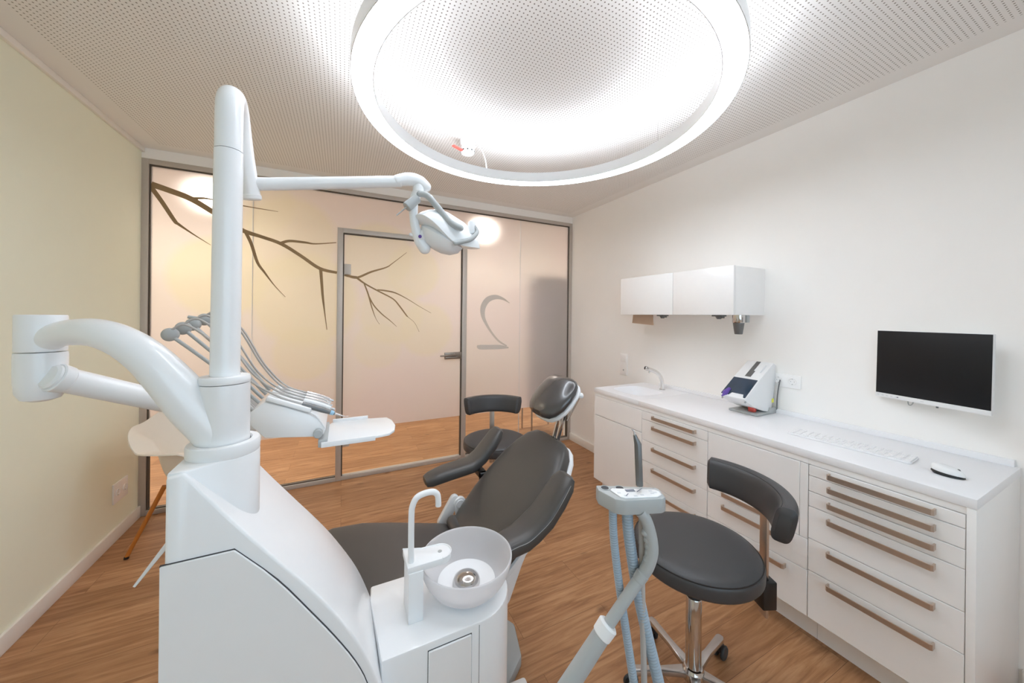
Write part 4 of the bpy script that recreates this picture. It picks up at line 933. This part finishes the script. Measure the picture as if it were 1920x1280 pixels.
mbox(0, W, 0, .337, -.018, -.001, .003).build('housing', M['white_matt'], mn)
mbox(.002, W - .002, .021, .335, -.003, .0006, .0003).build('screen', M['screen'], mn)
ch = mbox(0, W, 0, .0205, -.008, .001, .001).build('chin', M['white_matt'], mn)
mbox(W * .44, W * .475, .0085, .012, .0009, .0012).build('logo', M['pale_ink'], ch)
for k in range(5): mbox(.008 + k * .017, .016 + k * .017, .0085, .0115, .0009, .0012).build('button_print', M['pale_ink'], ch)
mbox(.083, .089, .008, .0125, .0009, .0013).build('button_print', M['ink'], ch)
MB().box(2.487, XR - .0002, .55, .64, 1.15, 1.35, .003).build('wall_plate', M['white_matt'], mn)
MB().tube([(2.488, .595, 1.25), (2.46, .60, 1.25), mm_(W * .5, .16, -.017)], .013, 14).build('wall_arm', M['white_matt'], mn)
MB().tube([mm_(W * .30, .06, -.022), mm_(W * .31, -.012, -.016), mm_(W * .35, -.010, -.016), mm_(W * .38, .05, -.022)], .0025, 8, smooth=6).build('signal_cable', M['grey'], mn)
add_cyl(MB(), mm_(W * .56, .02, -.020), mm_(W * .565, -.010, -.020), .0045, .004, .001).build('cable_plug', M['dgrey'], mn)

# wall cabinet with dispensers -----------------------------------------------------
wc = thing('wall_cabinet', 'white glossy wall cabinet above the sink', 'wall cabinet', (2.33, 1.79, 1.518))
MB().box(2.186, XR - .001, 1.312, 2.276, 1.5185, 1.825, .002).build('carcass', M['cab'], wc)
MB().box(2.165, 2.185, 1.752, 2.276, 1.518, 1.8255, .002).build('door', M['cabg'], wc)
MB().box(2.165, 2.185, 1.312, 1.748, 1.518, 1.8255, .002).build('door', M['cabg'], wc)
tw = thing('paper_towel', 'brown paper towel hanging from the wall cabinet', 'paper towel', (2.3, 2.15, 1.44))
MB().prism([(2.05, 1.5175), (2.262, 1.5175), (2.272, 1.445), (2.04, 1.432)], 'x', 2.296, 2.303, .001, 1).prism([(2.05, 1.5175), (2.262, 1.5175), (2.265, 1.470), (2.05, 1.462)], 'x', 2.304, 2.307, .0006, 1).build('sheet', M['brown'], tw)
for y, lab in ((1.952, 'small dark sensor nozzle next to the brown paper towel'), (1.49, 'small dark sensor nozzle next to the silver soap dispenser')):
    t = thing('dispenser_nozzle', lab, 'dispenser nozzle', (2.3, y, 1.49), 'nozzles beneath the wall cabinet')
    MB().box(2.27, 2.33, y - .034, y + .034, 1.508, 1.5178, .003).build('flange', M['dgrey'], t)
    MB().lathe([(0, 0), (.012, 0), (.02, .012), (.022, .018), (0, .018)], (2.3, y, 1.490)).box(2.285, 2.315, y - .030, y - .018, 1.496, 1.509, .002).build('spout', M['dgrey'], t)
sp_ = thing('soap_dispenser', 'silver soap dispenser spout beneath the near end of the wall cabinet', 'soap dispenser', (2.3, 1.36, 1.40))
MB().lathe([(0, -.05), (.034, -.05), (.036, -.045), (.036, 0), (0, 0)], (2.3, 1.36, 1.5178)).build('collar', M['chrome'], sp_)
MB().lathe([(0, -.1235), (.021, -.1235), (.023, -.12), (.0325, -.05), (0, -.05)], (2.3, 1.36, 1.5178)).build('nozzle', M['dgrey'], sp_)
MB().box(2.33, 2.36, 1.325, 1.395, 1.47, 1.5178, .003).build('back_block', M['grey'], sp_)

# sockets and switch ---------------------------------------------------------------
def insert_socket(parent, c, axis):
    o = MB(); s = -1 if axis > 0 else 1
    Mx = T(*c) @ (RY(radians(-90)) if axis > 0 else RY(radians(90)))
    o.lathe([(0, .0005), (.0175, .0005), (.0185, .0045), (.0215, .0045), (.0215, -.002), (0, -.002)], n=32, M4=Mx).build('socket_insert', M['cab'], parent)
    pn_ = MB()
    for y in (-.0095, .0095):
        add_cyl(pn_, Vector(c) + Vector((s * .0004, y, 0)), Vector(c) + Vector((s * .0012, y, 0)), .0022, n=10)
    pn_.box(c[0] + min(0, s * .005), c[0] + max(0, s * .005), c[1] - .002, c[1] + .002, c[2] + .015, c[2] + .0185).box(c[0] + min(0, s * .005), c[0] + max(0, s * .005), c[1] - .002, c[1] + .002, c[2] - .0185, c[2] - .015)
    pn_.build('socket_contacts', M['grey'], parent)
s1 = thing('double_socket', 'white double wall socket beside the mixing machine', 'socket', (XR, 1.185, 1.11), 'wall sockets')
MB().box(XR - .009, XR - .0002, 1.105, 1.265, 1.07, 1.15, .002).build('plate', M['cab'], s1)
for y in (1.147, 1.223): insert_socket(s1, (XR - .0093, y, 1.11), 1)
s2 = thing('double_socket', 'white double wall socket low on the yellow left wall', 'socket', (XL, 3.218, .305), 'wall sockets')
MB().box(XL + .0002, XL + .009, 3.135, 3.30, .245, .375, .002).build('plate', M['cab'], s2)
for y in (3.176, 3.258): insert_socket(s2, (XL + .0093, y, .31), -1)
s3 = thing('switch_panel', 'tall white light switch over a small socket on the right wall above the sink', 'switch', (XR, 2.57, 1.03))
MB().box(XR - .009, XR - .0002, 2.525, 2.62, .925, 1.135, .002).build('plate', M['cab'], s3)
MB().box(XR - .013, XR - .008, 2.535, 2.61, 1.055, 1.125, .002).build('rocker', M['cab'], s3)
add_cyl(MB(), (XR - .0085, 2.572, .975), (XR - .0115, 2.572, .975), .008, bev=.001).build('jack', M['grey'], s3)

# ------------------------------------------------------------------ 
bpy.context.view_layer.update()
